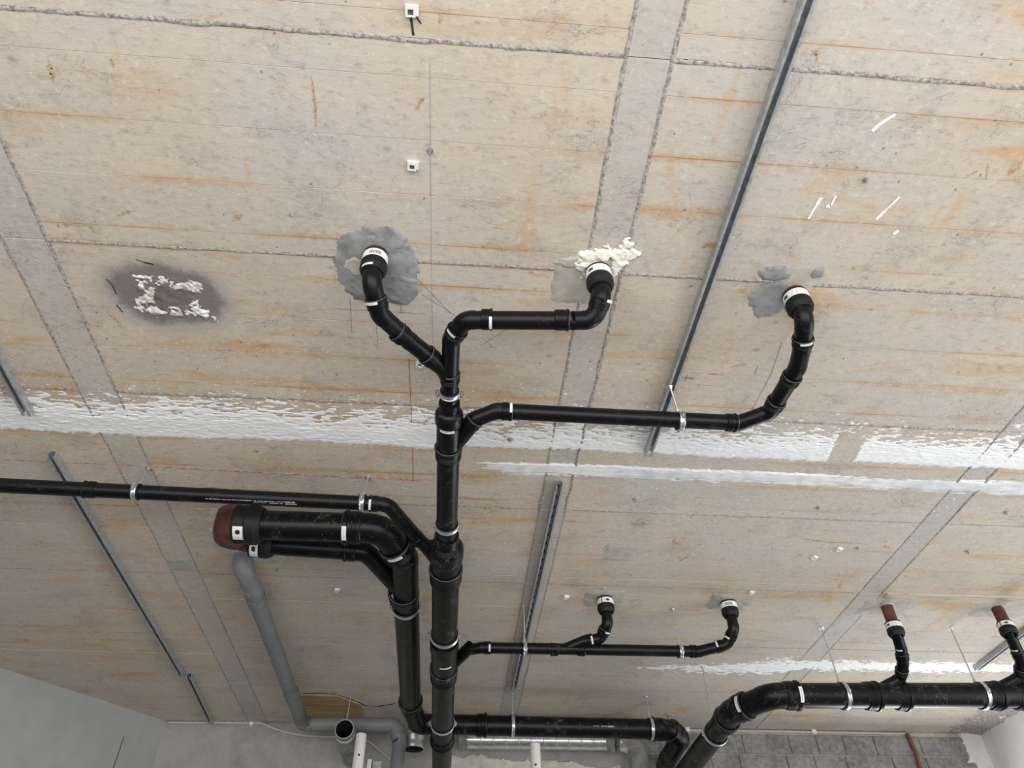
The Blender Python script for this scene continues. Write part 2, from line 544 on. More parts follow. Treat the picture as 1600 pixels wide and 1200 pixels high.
def thing(name, label, cat, loc, group=None):
    o = bpy.data.objects.new(name, None)
    o.empty_display_size = 0.05
    o.location = loc
    C.objects.link(o)
    tag(o, label, cat, group)
    return o


def tag(o, label, cat, group=None, kind=None):
    if label:
        o['label'] = label
    if cat:
        o['category'] = cat
    if group:
        o['group'] = group
    if kind:
        o['kind'] = kind
    return o


# ------------------------------------------------------------------ value noise for relief meshes
def hashn(ix, iy, seed):
    h = (ix.astype(np.int64) * 374761393 + iy.astype(np.int64) * 668265263 + seed * 974634721) & 0x7fffffff
    h = ((h ^ (h >> 13)) * 1274126177) & 0x7fffffff
    h = h ^ (h >> 16)
    return (h & 0xffff) / 65535.0


def vnoise(x, y, seed):
    ix, iy = np.floor(x), np.floor(y)
    fx, fy = x - ix, y - iy
    fx, fy = fx * fx * (3 - 2 * fx), fy * fy * (3 - 2 * fy)
    a, b = hashn(ix, iy, seed), hashn(ix + 1, iy, seed)
    c, d = hashn(ix, iy + 1, seed), hashn(ix + 1, iy + 1, seed)
    return (a * (1 - fx) + b * fx) * (1 - fy) + (c * (1 - fx) + d * fx) * fy


def fbm(x, y, seed, oct=4):
    s, amp, tot = 0.0, 1.0, 0.0
    for k in range(oct):
        s = s + amp * vnoise(x * 2 ** k, y * 2 ** k, seed + k * 7)
        tot += amp
        amp *= 0.55
    return s / tot


def sst(v, a, b):
    q = np.clip((v - a) / (b - a), 0, 1)
    return q * q * (3 - 2 * q)


def relief(name, x0, x1, y0, y1, dx, dy, hf, mat, parent, smooth=True):
    """rough layer stuck to the soffit: hf(X, Y) is its thickness in metres, nothing where it is not positive"""
    nx, ny = max(2, int(round((x1 - x0) / dx))), max(2, int(round((y1 - y0) / dy)))
    X, Y = np.meshgrid(np.linspace(x0, x1, nx + 1), np.linspace(y0, y1, ny + 1))
    h = hf(X, Y)
    Z = CEIL - np.where(h > 0, h, -0.0025)
    keep = h > 0
    q = keep[:-1, :-1] | keep[1:, :-1] | keep[:-1, 1:] | keep[1:, 1:]
    jj, ii = np.nonzero(q)
    if len(jj) == 0:
        return None
    W = nx + 1
    a = jj * W + ii
    quads = np.stack([a, a + W, a + W + 1, a + 1], 1)
    used, inv = np.unique(quads, return_inverse=True)
    co = np.stack([X.ravel()[used], Y.ravel()[used], Z.ravel()[used]], 1)
    me = bpy.data.meshes.new(name)
    me.vertices.add(len(co))
    me.vertices.foreach_set('co', co.astype(np.float32).ravel())
    me.loops.add(quads.size)
    me.polygons.add(len(quads))
    me.loops.foreach_set('vertex_index', inv.reshape(-1).astype(np.int32))
    me.polygons.foreach_set('loop_start', np.arange(0, quads.size, 4, dtype=np.int32))
    me.polygons.foreach_set('use_smooth', np.full(len(quads), smooth))
    me.update(calc_edges=True)
    me.materials.append(M[mat])
    o = bpy.data.objects.new(name, me)
    C.objects.link(o)
    o.parent = parent
    return o


# ------------------------------------------------------------------ the setting
def struct(name, mb, mat, label=None):
    o = mb.build(name, mat)
    o['kind'] = 'structure'
    if label:
        o['label'] = label
    return o


mb = MB()
box(mb, -9.0, 9.0, -3.0, 7.6, -0.2, 0.0)
struct('floor', mb, 'floor', 'bare grey screed floor of the room')
mb = MB()
box(mb, -9.0, 9.0, -3.0, 7.6, CEIL + 0.012, CEIL + 0.30)
ceiling = struct('ceiling', mb, 'slab', 'board-marked concrete ceiling slab with rust stains')

ROWS = [-0.82, 0.055, 0.929, 1.803, 2.678, 3.539, 4.42, 5.33, 6.234, 7.17]
COLS = [(-6.1, -4.14), (-3.97, -1.829), (-1.657, 0.48), (0.634, 2.815), (2.977, 5.15), (5.31, 7.2)]
STRIPS = [(-4.14, -3.97), (-1.829, -1.657), (0.48, 0.634), (2.815, 2.977), (5.15, 5.31)]
rng = random.Random(4)
for ci, (xa, xb) in enumerate(COLS):
    for ri in range(len(ROWS) - 1):
        G = 0.0065 if ri < 4 else 0.0045
        ya, yb = ROWS[ri] + G, ROWS[ri + 1] - G
        mb = MB()
        box(mb, xa + G, xb - G, ya, yb, CEIL + 0.0014, CEIL + 0.0125)
        pn = mb.build('formwork_panel', 'backing', ceiling)
        cuts = [ya] + [ya + c for c in (0.112, 0.336, 0.558, 0.782)] + [yb]
        if cuts[-2] > yb - 0.03:
            cuts.pop(-2)
        for k in range(len(cuts) - 1):
            w = 0.0003 + 0.0006 * rng.random()
            z = CEIL + rng.uniform(-0.0006, 0.0006)
            mb = MB()
            slab_piece(mb, xa + G, xb - G, cuts[k] + (w if k else 0), cuts[k + 1] - (w if k < len(cuts) - 2 else 0), z, CEIL + 0.006, 0.0008)
            mb.build('board', 'board', pn)
for xa, xb in STRIPS:
    for ri in range(len(ROWS) - 1):
        G = 0.0055 if ri < 4 else 0.004
        ya, yb = ROWS[ri] + 0.0015, ROWS[ri + 1] - 0.0015
        mb = MB()
        slab_piece(mb, xa + G, xb - G, ya, yb, CEIL + rng.uniform(-0.001, 0.002), CEIL + 0.0125, 0.001)
        mb.build('infill_strip', 'infill', ceiling)


def fin(x0, y0, x1, y1, seed, amp=1.0):
    """crumbly grout fin along a panel joint"""
    along_x = abs(x1 - x0) > abs(y1 - y0)
    hw = 0.026
    near = min(y0, y1) < 3.0
    la = 0.006 if near else 0.009
    ac = 0.0032 if near else 0.0045

    def hf(X, Y):
        s, c = (X, Y - y0) if along_x else (Y, X - x0)
        wob = (fbm(s * 9, s * 0 + seed, seed, 3) - 0.5) * 0.011
        wid = (0.0065 + 0.007 * fbm(s * 30, s * 0 + seed * 3.1, seed + 5, 3)) * (1 if near else 0.7)
        d = np.abs(c - wob)
        n = fbm(X * 110, Y * 110, seed + 9, 3)
        return amp * (0.0048 * np.exp(-(d / wid) ** 2) * (0.55 + 0.9 * n) - 0.0015 - 0.0016 * n)
    if along_x:
        relief('grout_fin', x0, x1, y0 - hw, y0 + hw, la, ac, hf, 'grout', ceiling, False)
    else:
        relief('grout_fin', x0 - hw, x0 + hw, y0, y1, ac, la, hf, 'grout', ceiling, False)


sd = 1
for ri in range(1, len(ROWS) - 1):
    for ci in range(1, 5):
        xa, xb = COLS[ci]
        fin(xa, ROWS[ri], xb, ROWS[ri], sd, 1.0 if ri < 4 else 0.6)
        sd += 1
for xa, xb in STRIPS[:4]:
    for x in (xa, xb):
        for ri in range(1, len(ROWS) - 1):
            fin(x, ROWS[ri], x, ROWS[ri + 1], sd, 1.2 if xa > 0 and ri < 5 else 0.8)
            sd += 1


# plaster left where partitions were taken away
GA, GB, GC, GD = (1.9750, 2.8413), (1.9941, 3.0183), (2.1243, 2.8206), (2.1388, 2.9916)


def streak(X, Y, seed, a=24, b=95, sk=14):
    return np.clip(0.5 + 1.15 * (0.55 * vnoise(X * a + Y * sk, Y * b, seed) + 0.30 * vnoise(X * a * 2.3 - Y * sk, Y * b * 1.3, seed + 3) + 0.15 * vnoise(X * a * 5, Y * b * 2, seed + 5) - 0.5), 0, 1)


def band_one(X, Y):
    n = fbm(X * 55, Y * 95, 301, 4)
    st = streak(X, Y, 305)
    wav = (fbm(X * 1.8, Y * 0, 311, 4) - 0.5) * 0.10
    bot = 3.008 + np.where(X > -0.1, -0.022, 0.0) + (fbm(X * 5, X * 0, 320, 4) - 0.5) * 0.035 + (vnoise(X * 60 + Y * 40, Y * 30, 322) - 0.5) * 0.022
    full = np.where(X < 0, 2.86, 2.91) + wav
    m = np.clip((Y - 2.46) / (full - 2.46), 0, 1) ** 1.7
    h = st - (0.99 - 0.93 * m)
    h = np.where(m > 0.99, np.maximum(h, 0.12 + 0.75 * n), h)
    h = np.minimum(h, (bot - Y) * 30)
    fr = (Y - GA[1]) / (GB[1] - GA[1])
    xl = GA[0] + (GB[0] - GA[0]) * fr
    xr = GC[0] + (GD[0] - GC[0]) * fr
    jag = 0.03 * (n - 0.5)
    h = np.where((X > xl + jag) & (X < xr + jag) & (Y > 2.74), -1, h)
    return h * 0.0065


relief('plaster_band', -4.3, 0.0, 2.46, 3.04, 0.006, 0.0034, band_one, 'plaster', ceiling)
relief('plaster_band', 0.0, 4.2, 2.46, 3.04, 0.006, 0.0034, band_one, 'plaster', ceiling)


def band_two(X, Y):
    wav = (fbm(X * 1.6, Y * 0, 411, 3) - 0.5) * 0.03
    c = 3.155 + wav
    hw = 0.050 * sst(X, -0.02, 0.35) + 0.016 * sst(X, 2.4, 3.3)
    n = fbm(X * 9, Y * 70, 402, 4)
    e = hw - np.abs(Y - c) + (n - 0.5) * 0.06 + (vnoise(X * 50, Y * 40, 407) - 0.5) * 0.015
    return np.minimum(e * 0.12, 0.0028 + 0.002 * n)


relief('plaster_smear', -0.05, 4.3, 3.05, 3.30, 0.008, 0.004, band_two, 'smear', ceiling)


def band_two_ridge(X, Y):
    n = fbm(X * 30, Y * 90, 431, 3)
    e = 0.017 * sst(X, 0.0, 0.3) * (1 - sst(X, 1.9, 2.4)) + 0.014 * sst(X, 2.75, 2.85) * (1 - sst(X, 3.05, 3.2))
    return (e - np.abs(Y - 3.118 - 0.02 * (fbm(X * 3, X * 0, 433, 2) - 0.5)) + (n - 0.5) * 0.03) * 0.25


relief('plaster_ridge', -0.05, 3.3, 3.07, 3.17, 0.007, 0.004, band_two_ridge, 'plaster', ceiling)


def band_three(X, Y):
    st = streak(X, Y, 505, 22, 60, 8)
    hw = 0.02 + 0.13 * sst(X, 1.5, 2.2) * (1 - sst(X, 2.5, 3.0)) + 0.06 * sst(X, 2.4, 3.0)
    c = 5.64 - 0.02 * (X - 3) + 0.09 * (1 - sst(X, 2.2, 3.0))
    m = 1 - np.abs(Y - c) / (hw * (1.25 + 0.6 * fbm(X * 2.5, X * 0, 517, 3)))
    return (0.55 * m + 0.75 * st - 0.52 - 0.22 * (1 - sst(X, 1.9, 2.9))) * 0.010


relief('plaster_band', 1.5, 5.2, 5.40, 5.86, 0.009, 0.006, band_three, 'plaster', ceiling)


def flecks(X, Y):
    st = streak(X, Y, 611, 40, 80, 20)
    a = fbm(X * 3, Y * 4, 615, 2)
    dens = np.exp(-((Y - 2.72) / 0.16) ** 2) + 0.7 * np.exp(-((Y - 3.33) / 0.14) ** 2) * sst(X, -0.9, -0.3)
    return (st - 0.945 + 0.20 * dens * a) * 0.03


relief('plaster_fleck', -4.0, 4.0, 2.42, 3.6, 0.009, 0.0055, flecks, 'plaster', ceiling)


def blob(name, px, rx, ry, seed, thick, mat, rough=0.35, ragged=3.0, sq=2.0, rot=0.0, res=0.006, lump=0.5):
    cx, cy = px

    def hf(X, Y):
        c, s = math.cos(rot), math.sin(rot)
        u = ((X - cx) * c + (Y - cy) * s) / rx
        v = (-(X - cx) * s + (Y - cy) * c) / ry
        rr = (np.abs(u) ** sq + np.abs(v) ** sq) ** (1 / sq)
        an = np.arctan2(v, u)
        lim = 1 + rough * (fbm(np.cos(an) * ragged + 5, np.sin(an) * ragged + 5, seed, 4) - 0.5) * 2
        n = fbm(X * 26, Y * 26, seed + 3, 4)
        e = lim - rr + (n - 0.5) * 0.22 + (vnoise(X * 120, Y * 120, seed + 8) - 0.5) * 0.05
        return thick * np.minimum(1, e * 4) * (1 - lump + lump * 2 * n)
    k = 1.5
    return relief(name, cx - rx * k, cx + rx * k, cy - ry * k, cy + ry * k, res, res, hf, mat, ceiling)


blob('mortar_patch', (-0.3775, 1.8516), 0.178, 0.19, 21, 0.006, 'mortar', 0.14, 1.4, 2.2)
blob('mortar_patch', (-0.4599, 1.8413), 0.055, 0.05, 22, 0.0085, 'mortar_pale', 0.25, 1.6)
blob('mortar_patch', (-0.2919, 1.9457), 0.09, 0.09, 23, 0.009, 'mortar', 0.3, 1.6)
blob('mortar_patch', (-0.3244, 1.6999), 0.075, 0.055, 24, 0.006, 'mortar', 0.25, 1.6)
blob('mortar_patch', (0.4377, 1.8660), 0.088, 0.110, 27, 0.005, 'mortar_pale', 0.06, 2.0, 6.0)
blob('mortar_patch', (0.4812, 1.7634), 0.12, 0.030, 28, 0.006, 'mortar_pale', 0.2, 2.0, 4.0)
blob('mortar_patch', (1.3003, 1.8872), 0.085, 0.105, 31, 0.005, 'mortar', 0.30, 1.8)
blob('mortar_patch', (1.2746, 1.7586), 0.072, 0.042, 33, 0.005, 'mortar', 0.35, 1.8)
blob('mortar_patch', (1.4445, 1.7430), 0.032, 0.030, 35, 0.005, 'mortar', 0.35, 2.0)
blob('mortar_patch', (1.3886, 1.7839), 0.10, 0.07, 37, 0.003, 'mortar_pale', 0.25, 1.8)
blob('mortar_patch', (-1.3207, 3.9317), 0.17, 0.30, 41, 0.010, 'cement', 0.12, 1.4, 2.6)
blob('mortar_patch', (-1.2312, 4.1503), 0.16, 0.11, 42, 0.010, 'cement', 0.12, 1.4, 3.0)
blob('mortar_patch', (1.0516, 4.6114), 0.145, 0.12, 43, 0.007, 'mortar_pale', 0.10, 2.0, 8.0, -0.05)
blob('mortar_patch', (1.9514, 4.6069), 0.16, 0.115, 45, 0.007, 'mortar_pale', 0.10, 2.0, 8.0)
blob('mortar_patch', (3.1025, 4.6183), 0.20, 0.115, 47, 0.005, 'mortar_pale', 0.07, 2.0, 10.0)
blob('mortar_patch', (3.9811, 4.6177), 0.22, 0.115, 48, 0.005, 'mortar_pale', 0.07, 2.0, 10.0)
blob('mortar_patch', (1.0469, 3.9961), 0.105, 0.095, 51, 0.003, 'mortar_pale', 0.07, 2.0, 9.0)
blob('mortar_patch', (-1.7607, 4.3086), 0.070, 0.075, 53, 0.003, 'green_patch', 0.05, 2.0, 9.0)

# broken-out damp patch with white crust
sc_ = (-1.2588, 2.0669)
blob('damp_patch', sc_, 0.115, 0.085, 61, 0.004, 'mortar_dark', 0.25, 2.0, 3.0)


def crust(X, Y):
    u, v = (X - sc_[0]) / 0.15, (Y - sc_[1]) / 0.115
    u, v = u + 0.7 * (fbm(X * 14, Y * 14, 75, 2) - 0.5), v + 0.7 * (fbm(X * 14, Y * 14, 77, 2) - 0.5)
    ring = np.exp(-((np.maximum(np.abs(u), np.abs(v)) - 0.70) / 0.28) ** 2)
    n = 0.5 * fbm(X * 45, Y * 45, 71, 3) + 0.5 * vnoise(X * 24, Y * 24, 79)
    side = np.where((u > 0.45) & (np.abs(v) < 0.4), 0.25, 0)
    return (ring * 0.8 + n * 1.4 + 0.5 * (vnoise(X * 110, Y * 110, 83) - 0.5) - 1.24 - side) * 0.020


relief('mineral_crust', sc_[0] - 0.2, sc_[0] + 0.2, sc_[1] - 0.16, sc_[1] + 0.16, 0.004, 0.004, crust, 'crust', ceiling)

# expanding foam squeezed out above the second inlet
fc = (0.5579, 1.7322)


def foam(X, Y):
    h = np.zeros_like(X) - 0.02
    wx = X + 0.08 * (fbm(X * 13, Y * 13, 91, 2) - 0.5) + 0.03 * (fbm(X * 60, Y * 60, 93, 2) - 0.5)
    wy = Y + 0.08 * (fbm(X * 13, Y * 13, 95, 2) - 0.5) + 0.03 * (fbm(X * 60, Y * 60, 99, 2) - 0.5)
    for (dx, dy, rr) in [(-0.075, -0.005, 0.034), (-0.035, -0.015, 0.040), (-0.005, -0.03, 0.030), (0.03, -0.02, 0.030), (0.055, -0.045, 0.026), (0.075, -0.075, 0.020),
                         (0.085, -0.10, 0.014), (0.06, 0.015, 0.034), (-0.05, 0.035, 0.038), (0.055, 0.055, 0.026), (-0.07, 0.06, 0.028), (0.085, -0.02, 0.022)]:
        q = rr * rr - (wx - fc[0] - dx) ** 2 - (wy - fc[1] - dy) ** 2
        h = np.maximum(h, np.where(q > 0, np.sqrt(np.maximum(q, 0)) * 0.45 + 0.002, -0.01))
    return h * (0.8 + 0.4 * fbm(X * 60, Y * 60, 97, 3))


relief('foam_bead', fc[0] - 0.16, fc[0] + 0.16, fc[1] - 0.16, fc[1] + 0.14, 0.004, 0.004, foam, 'foam', ceiling)


# flat marks on the soffit
def line_mark(name, pts, w, mat, z=0.0012, jag=0.0, taper=False):
    mb = MB()
    r2 = random.Random(len(name) + int(abs(pts[0][0]) * 1000))
    P2 = [Vector(p) for p in pts]
    out = []
    for a, b in zip(P2, P2[1:]):
        k = max(1, int((b - a).length / (0.009 if taper else 0.03))) if jag else 1
        out += [a.lerp(b, i / k) + (Vector((r2.uniform(-jag, jag), r2.uniform(-jag, jag))) if jag and i else Vector((0, 0))) for i in range(k)]
    out.append(P2[-1])
    ws = [0.5 if not jag else r2.uniform(0.25, 0.75) for _ in out]
    if taper:
        ws = [q * math.sin(math.pi * (i + 0.12) / (len(out) - 1 + 0.24)) * 1.1 for i, q in enumerate(ws)]
    for i, (a, b) in enumerate(zip(out, out[1:])):
        d = (b - a).normalized()
        n = Vector((-d.y, d.x)) * w * ws[i]
        n2 = Vector((-d.y, d.x)) * w * ws[i + 1] if taper else n
        vs = [(q.x, q.y, CEIL - zz) for zz in (z, -0.002) for q in (a - n, a + n, b + n2, b - n2)]
        mb.add(vs, [(0, 1, 2, 3), (0, 4, 5, 1), (1, 5, 6, 2), (2, 6, 7, 3), (3, 7, 4, 0)])
    return mb.build(name, mat, ceiling)


line_mark('chalk_line', [(-2.4960, 3.2570), (-1.8077, 3.2619), (-1.0358, 3.2858), (-0.2005, 3.3023)], 0.004, 'red')
line_mark('chalk_line', [(-0.2550, 2.3565), (-0.2507, 2.7599), (-0.2502, 3.3115)], 0.004, 'red')
line_mark('chalk_line', [(-0.1580, 1.0018), (-0.1528, 1.7711), (-0.1433, 2.3487)], 0.0013, 'blue')
line_mark('chalk_line', [(1.0405, 2.3942), (1.0967, 2.3947)], 0.006, 'red')
line_mark('chalk_line', [(1.0574, 2.3756), (1.0625, 2.4192)], 0.005, 'red')
line_mark('chalk_line', [(1.1527, 2.3603), (1.2240, 2.3597)], 0.003, 'red')
line_mark('chalk_line', [(1.1269, 2.4370), (1.2025, 2.4363)], 0.003, 'red')
line_mark('chalk_line', [(1.4382, 2.1367), (1.4593, 2.3434), (1.4485, 2.5962)], 0.0013, 'blue')
for a, b in [((-0.5644, 2.0776), (-0.1801, 2.0793)), ((-0.4965, 2.0123), (-0.5040, 2.2147)), ((-0.3923, 2.1312), (-0.3941, 2.2733)), ((-0.2800, 1.9968), (-0.2825, 2.0865)), ((-0.2290, 1.8671), (-0.0665, 2.0712)),
             ((-0.1904, 1.9729), (-0.0468, 2.0808)), ((0.0736, 2.2524), (0.1765, 2.1475)), ((0.0710, 2.2013), (0.1416, 2.2677)), ((1.3798, 2.2930), (1.3784, 2.3447))]:
    line_mark('pencil_line', [a, b], 0.0017, 'pencil')
for pts in [[(-1.3404, 1.8732), (-1.3091, 1.8868), (-1.2758, 1.8940)], [(-1.4899, 1.9847), (-1.4742, 2.0171), (-1.4731, 2.0649)], [(-1.4904, 2.1222), (-1.4764, 2.1642)], [(-1.4760, 3.4512), (-1.3085, 3.4526), (-1.1349, 3.4661)],
            [(-1.3078, 6.4554), (-1.0992, 6.4309), (-0.9505, 6.4669), (-0.7865, 6.6215), (-0.7354, 6.6951), (-0.6241, 6.7205), (-0.4625, 6.6363)],
            [(1.4400, 6.8630), (1.5025, 6.8110), (1.6028, 6.7739)], [(1.9716, 6.7406), (2.0383, 6.8189), (2.0481, 6.8847)], [(-0.2178, 0.8613), (-0.2108, 0.9149)], [(-0.1999, 0.8599), (-0.1861, 0.8780)]]:
    line_mark('crack', pts, 0.006 if len(pts) < 6 else 0.014, 'crack', 0.0010, 0.004)
t = NT('rust_mark')
M['rust'] = t.done(t.mix(t.step(t.noise(t.pos(), 60, 5), 0.42, 0.6), (0.52, 0.42, 0.32), (0.47, 0.27, 0.13)), 0.9)
for pts, w in [([(-0.2105, 1.1627), (-0.1949, 1.1411), (-0.1752, 1.1150)], 0.016), ([(-0.1299, 0.8717), (-0.1181, 0.8479)], 0.018), ([(-1.3907, 1.0798), (-1.3943, 1.1174), (-1.4017, 1.1603)], 0.016), ([(-1.1881, 1.0602), (-1.1902, 1.0934)], 0.016),
               ([(-1.3596, 1.6728), (-1.3156, 1.6524), (-1.2745, 1.6409)], 0.014), ([(-0.5480, 1.0695), (-0.5475, 1.1388), (-0.5540, 1.2537)], 0.010), ([(1.0775, 0.8617), (1.1031, 0.8720), (1.1098, 0.8942)], 0.012), ([(1.8290, 1.2708), (1.8644, 1.2365)], 0.010),
               ([(1.9112, 1.2701), (1.8841, 1.2064)], 0.010), ([(1.9862, 1.2485), (2.0060, 1.2154), (2.0035, 1.1795)], 0.008), ([(-0.9214, 1.6636), (-0.8984, 1.6446), (-0.8708, 1.6253)], 0.020), ([(0.1221, 1.1329), (0.1410, 1.1475)], 0.012),
               ([(2.1669, 3.7823), (2.6083, 3.7928)], 0.012), ([(2.1385, 3.7616), (2.3083, 3.7736)], 0.012), ([(-1.4906, 1.9064), (-1.4390, 1.9349)], 0.012), ([(-1.5567, 2.1483), (-1.4921, 2.2540)], 0.012),
               ([(1.0362, 3.6154), (1.0561, 3.6558), (1.1503, 3.6922)], 0.016), ([(1.4467, 4.0831), (1.5052, 3.9839)], 0.012), ([(0.8484, 3.7682), (0.9140, 3.7354)], 0.012)]:
    line_mark('rust_mark', pts, w * 0.9, 'rust', 0.0008, 0.003, True)
for pts in [[(1.3999, 1.1182), (1.4108, 1.0958), (1.4305, 1.0731), (1.4532, 1.0527)], [(1.5766, 1.4711), (1.5922, 1.4323), (1.6087, 1.3969), (1.6202, 1.3680)], [(1.3097, 1.4878), (1.3140, 1.4528), (1.3231, 1.3928)],
            [(1.3571, 1.4268), (1.3743, 1.4255), (1.3759, 1.3806)], [(1.6762, 1.5323), (1.6881, 1.5133)]]:
    line_mark('paint_streak', pts, 0.011, 'plaster', 0.0012, 0.005)

# timber lath cast into the soffit
b0, b1 = (3.0101, 4.4420), (4.2585, 4.4935)
mb = MB()
slab_piece(mb, b0[0], b1[0], b0[1] - 0.035, b0[1] + 0.035, CEIL - 0.006, CEIL + 0.004, 0.003)
mb.build('timber_lath', 'wood', ceiling)

# ------------------------------------------------------------------ walls
WB = 7.17
mb = MB()
box(mb, -3.2, 7.0, WB, WB + 0.25, 0.0, CEIL + 0.012)
wall_back = struct('wall_back', mb, 'wall_back', 'rough grey rendered wall at the far end')
lw0, lw1 = Vector((-3.562, 6.02)), Vector((-2.50, 7.248))
dl = (lw1 - lw0).normalized()
nl = Vector((-dl.y, dl.x))
s0 = lw0 - dl * 4.6
vs = []
for z in (0.0, CEIL + 0.012):
    for q in (s0, lw1, lw1 + nl * 0.2, s0 + nl * 0.2):
        vs.append((q.x, q.y, z))
mb = MB()
mb.add(vs, [(0, 1, 2, 3), (4, 7, 6, 5), (0, 4, 5, 1), (1, 5, 6, 2), (2, 6, 7, 3), (3, 7, 4, 0)])
wall_left = struct('wall_left', mb, 'wall_grey', 'smooth grey wall set at an angle on the left')
mb = MB()
box(mb, 5.24, 5.44, 6.3, WB, 0.0, CEIL + 0.012)
wall_right = struct('wall_right', mb, 'wall_white', 'short white painted wall beside the block wall')
# joint in the angled wall
ja = Vector((-2.5472, 6.6916, 3.8400))
q0 = lw0 + dl * ((Vector((ja.x, ja.y)) - lw0).dot(dl))
mb = MB()
for z0_, z1_ in ((2.6, 3.78),):
    a, b = q0 - nl * 0.003, q0 + dl * 0.006 - nl * 0.003
    mb.add([(a.x, a.y, z0_), (b.x, b.y, z0_), (b.x, b.y, z1_), (a.x, a.y, z1_)], [(0, 1, 2, 3)])
mb.build('board_joint', 'crack', wall_left)


def wall_relief(name, x0, x1, z0, z1, res, hf, mat, parent):
    nx, nz = int((x1 - x0) / res), int((z1 - z0) / res)
    X, Z = np.meshgrid(np.linspace(x0, x1, nx + 1), np.linspace(z0, z1, nz + 1))
    h = hf(X, Z)
    Y = WB - np.where(h > 0, h, -0.003)
    keep = h > 0
    q = keep[:-1, :-1] | keep[1:, :-1] | keep[:-1, 1:] | keep[1:, 1:]
    W = nx + 1
    jj, ii = np.nonzero(q)
    a = jj * W + ii
    mb = MB()
    used, inv = np.unique(np.stack([a, a + 1, a + W + 1, a + W], 1), return_inverse=True)
    co = np.stack([X.ravel()[used], Y.ravel()[used], Z.ravel()[used]], 1)
    mb.add(co.tolist(), inv.reshape(-1, 4).tolist(), False)
    return mb.build(name, mat, parent)


wall_relief('cream_plaster', 0.05, 1.62, 3.0, 3.82, 0.012,
            lambda X, Z: 0.012 * (1 + fbm(X * 9, Z * 12, 801, 4)) * np.sign(3.73 - 0.05 * (X - 0.3) + 0.10 * (fbm(X * 6, Z * 6, 805, 3) - 0.5) - Z)
            * np.where(np.abs(Z - 3.42 - 0.22 * (X - 0.1) + 0.05 * (fbm(X * 14, X * 0, 809, 3) - 0.5)) < 0.018 * (X < 1.0), -1, 1), 'wall_cream', wall_back)

# block courses under the slab
zt = CEIL - 0.04
crs = [0.185, 0.205, 0.205, 0.205]
brng = random.Random(9)
mb = MB()
box(mb, 1.75, 5.24, WB - 0.012, WB, CEIL - 0.86, zt + 0.035)
mort = mb.build('bed_mortar', 'block_mortar', wall_back)
for r_, hgt in enumerate(crs):
    x = 1.75 + (0.11 if r_ % 2 else 0.0)
    while x < 5.0:
        wd = brng.choice([0.27, 0.31, 0.34, 0.46])
        if x + wd > 5.0:
            wd = 5.2 - x
        mb = MB()
        y0 = WB - 0.022 - brng.random() * 0.008
        x0, x1, z1, z0 = x + 0.005, x + wd - 0.005, zt - 0.006, zt - hgt + 0.006
        b = 0.004
        vs = [(x0 + b, y0, z0 + b), (x1 - b, y0, z0 + b), (x1 - b, y0, z1 - b), (x0 + b, y0, z1 - b),
              (x0, y0 + b, z0), (x1, y0 + b, z0), (x1, y0 + b, z1), (x0, y0 + b, z1), (x0, WB, z0), (x1, WB, z0), (x1, WB, z1), (x0, WB, z1)]
        fs = [(0, 1, 2, 3)]
        for i in range(4):
            j = (i + 1) % 4
            fs += [(i, i + 4, j + 4, j), (i + 4, i + 8, j + 8, j + 4)]
        mb.add(vs, fs)
        mb.build('block', 'block', wall_back)
        x += wd
    zt -= hgt
# broken plaster edge of the white wall and along the slab
wall_relief('broken_plaster', 4.62, 5.24, 3.1, 3.99, 0.012,
            lambda X, Z: (0.03 + 0.012 * fbm(X * 20, Z * 20, 861, 3)) * np.sign(X - 4.98 - 0.10 * (fbm(Z * 5, Z * 0 + 3, 865, 4) - 0.5) * 2 - 0.10 * (Z < 3.72) * (Z > 3.5)), 'wall_white', wall_back)
relief('plaster_spill', 4.7, 5.25, 6.3, 7.17, 0.008, 0.008,
       lambda X, Y: (X - 4.98 - 0.0 + 0.30 * (fbm(X * 9, Y * 9, 871, 4) - 0.5) + 0.05) * 0.12 * (0.3 + fbm(X * 40, Y * 40, 875, 3)), 'grout', ceiling)
relief('plaster_spill', 5.02, 5.25, 5.9, 7.17, 0.008, 0.008,
       lambda X, Y: (X - 5.13 + 0.18 * (fbm(X * 12, Y * 12, 881, 4) - 0.5)) * 0.2 * (0.4 + fbm(X * 40, Y * 40, 885, 3)), 'plaster', ceiling)
relief('crumbled_edge', -3.0, 4.9, 7.02, 7.175, 0.012, 0.008,
       lambda X, Y: (Y - 7.13 + 0.06 * (fbm(X * 7, Y * 9, 891, 4) - 0.5)) * 0.3 * (0.3 + fbm(X * 30, Y * 30, 893, 3)), 'grout', ceiling)

# ------------------------------------------------------------------ drain pipes
def lip_ring(part, o, d, r, glint=False, mat='pipe'):
    """bead at the mouth of a socket; d points out of the mouth"""
    D = 2 * r
    mb = MB()
    b = 0.004 + 0.02 * r
    lathe(mb, o, d, [(-0.17 * D, r * 1.12), (-0.17 * D, r * 1.22 - b), (-0.17 * D + b, r * 1.22), (-b, r * 1.22), (0, r * 1.22 - b), (0, r * 1.0)])
    ring = mb.build('socket_ring', mat, part)
    if glint:
        mb = MB()
        lathe(mb, Vector(o) + Vector(d).normalized() * 0.0005, d, [(0, r * 1.175), (0.002, r * 1.17), (0.002, r * 1.14), (0, r * 1.13)])
        mb.build('rim_glint', 'glint', part)  # added thin ring, its pale colour stands in for light caught on the rim
    return ring


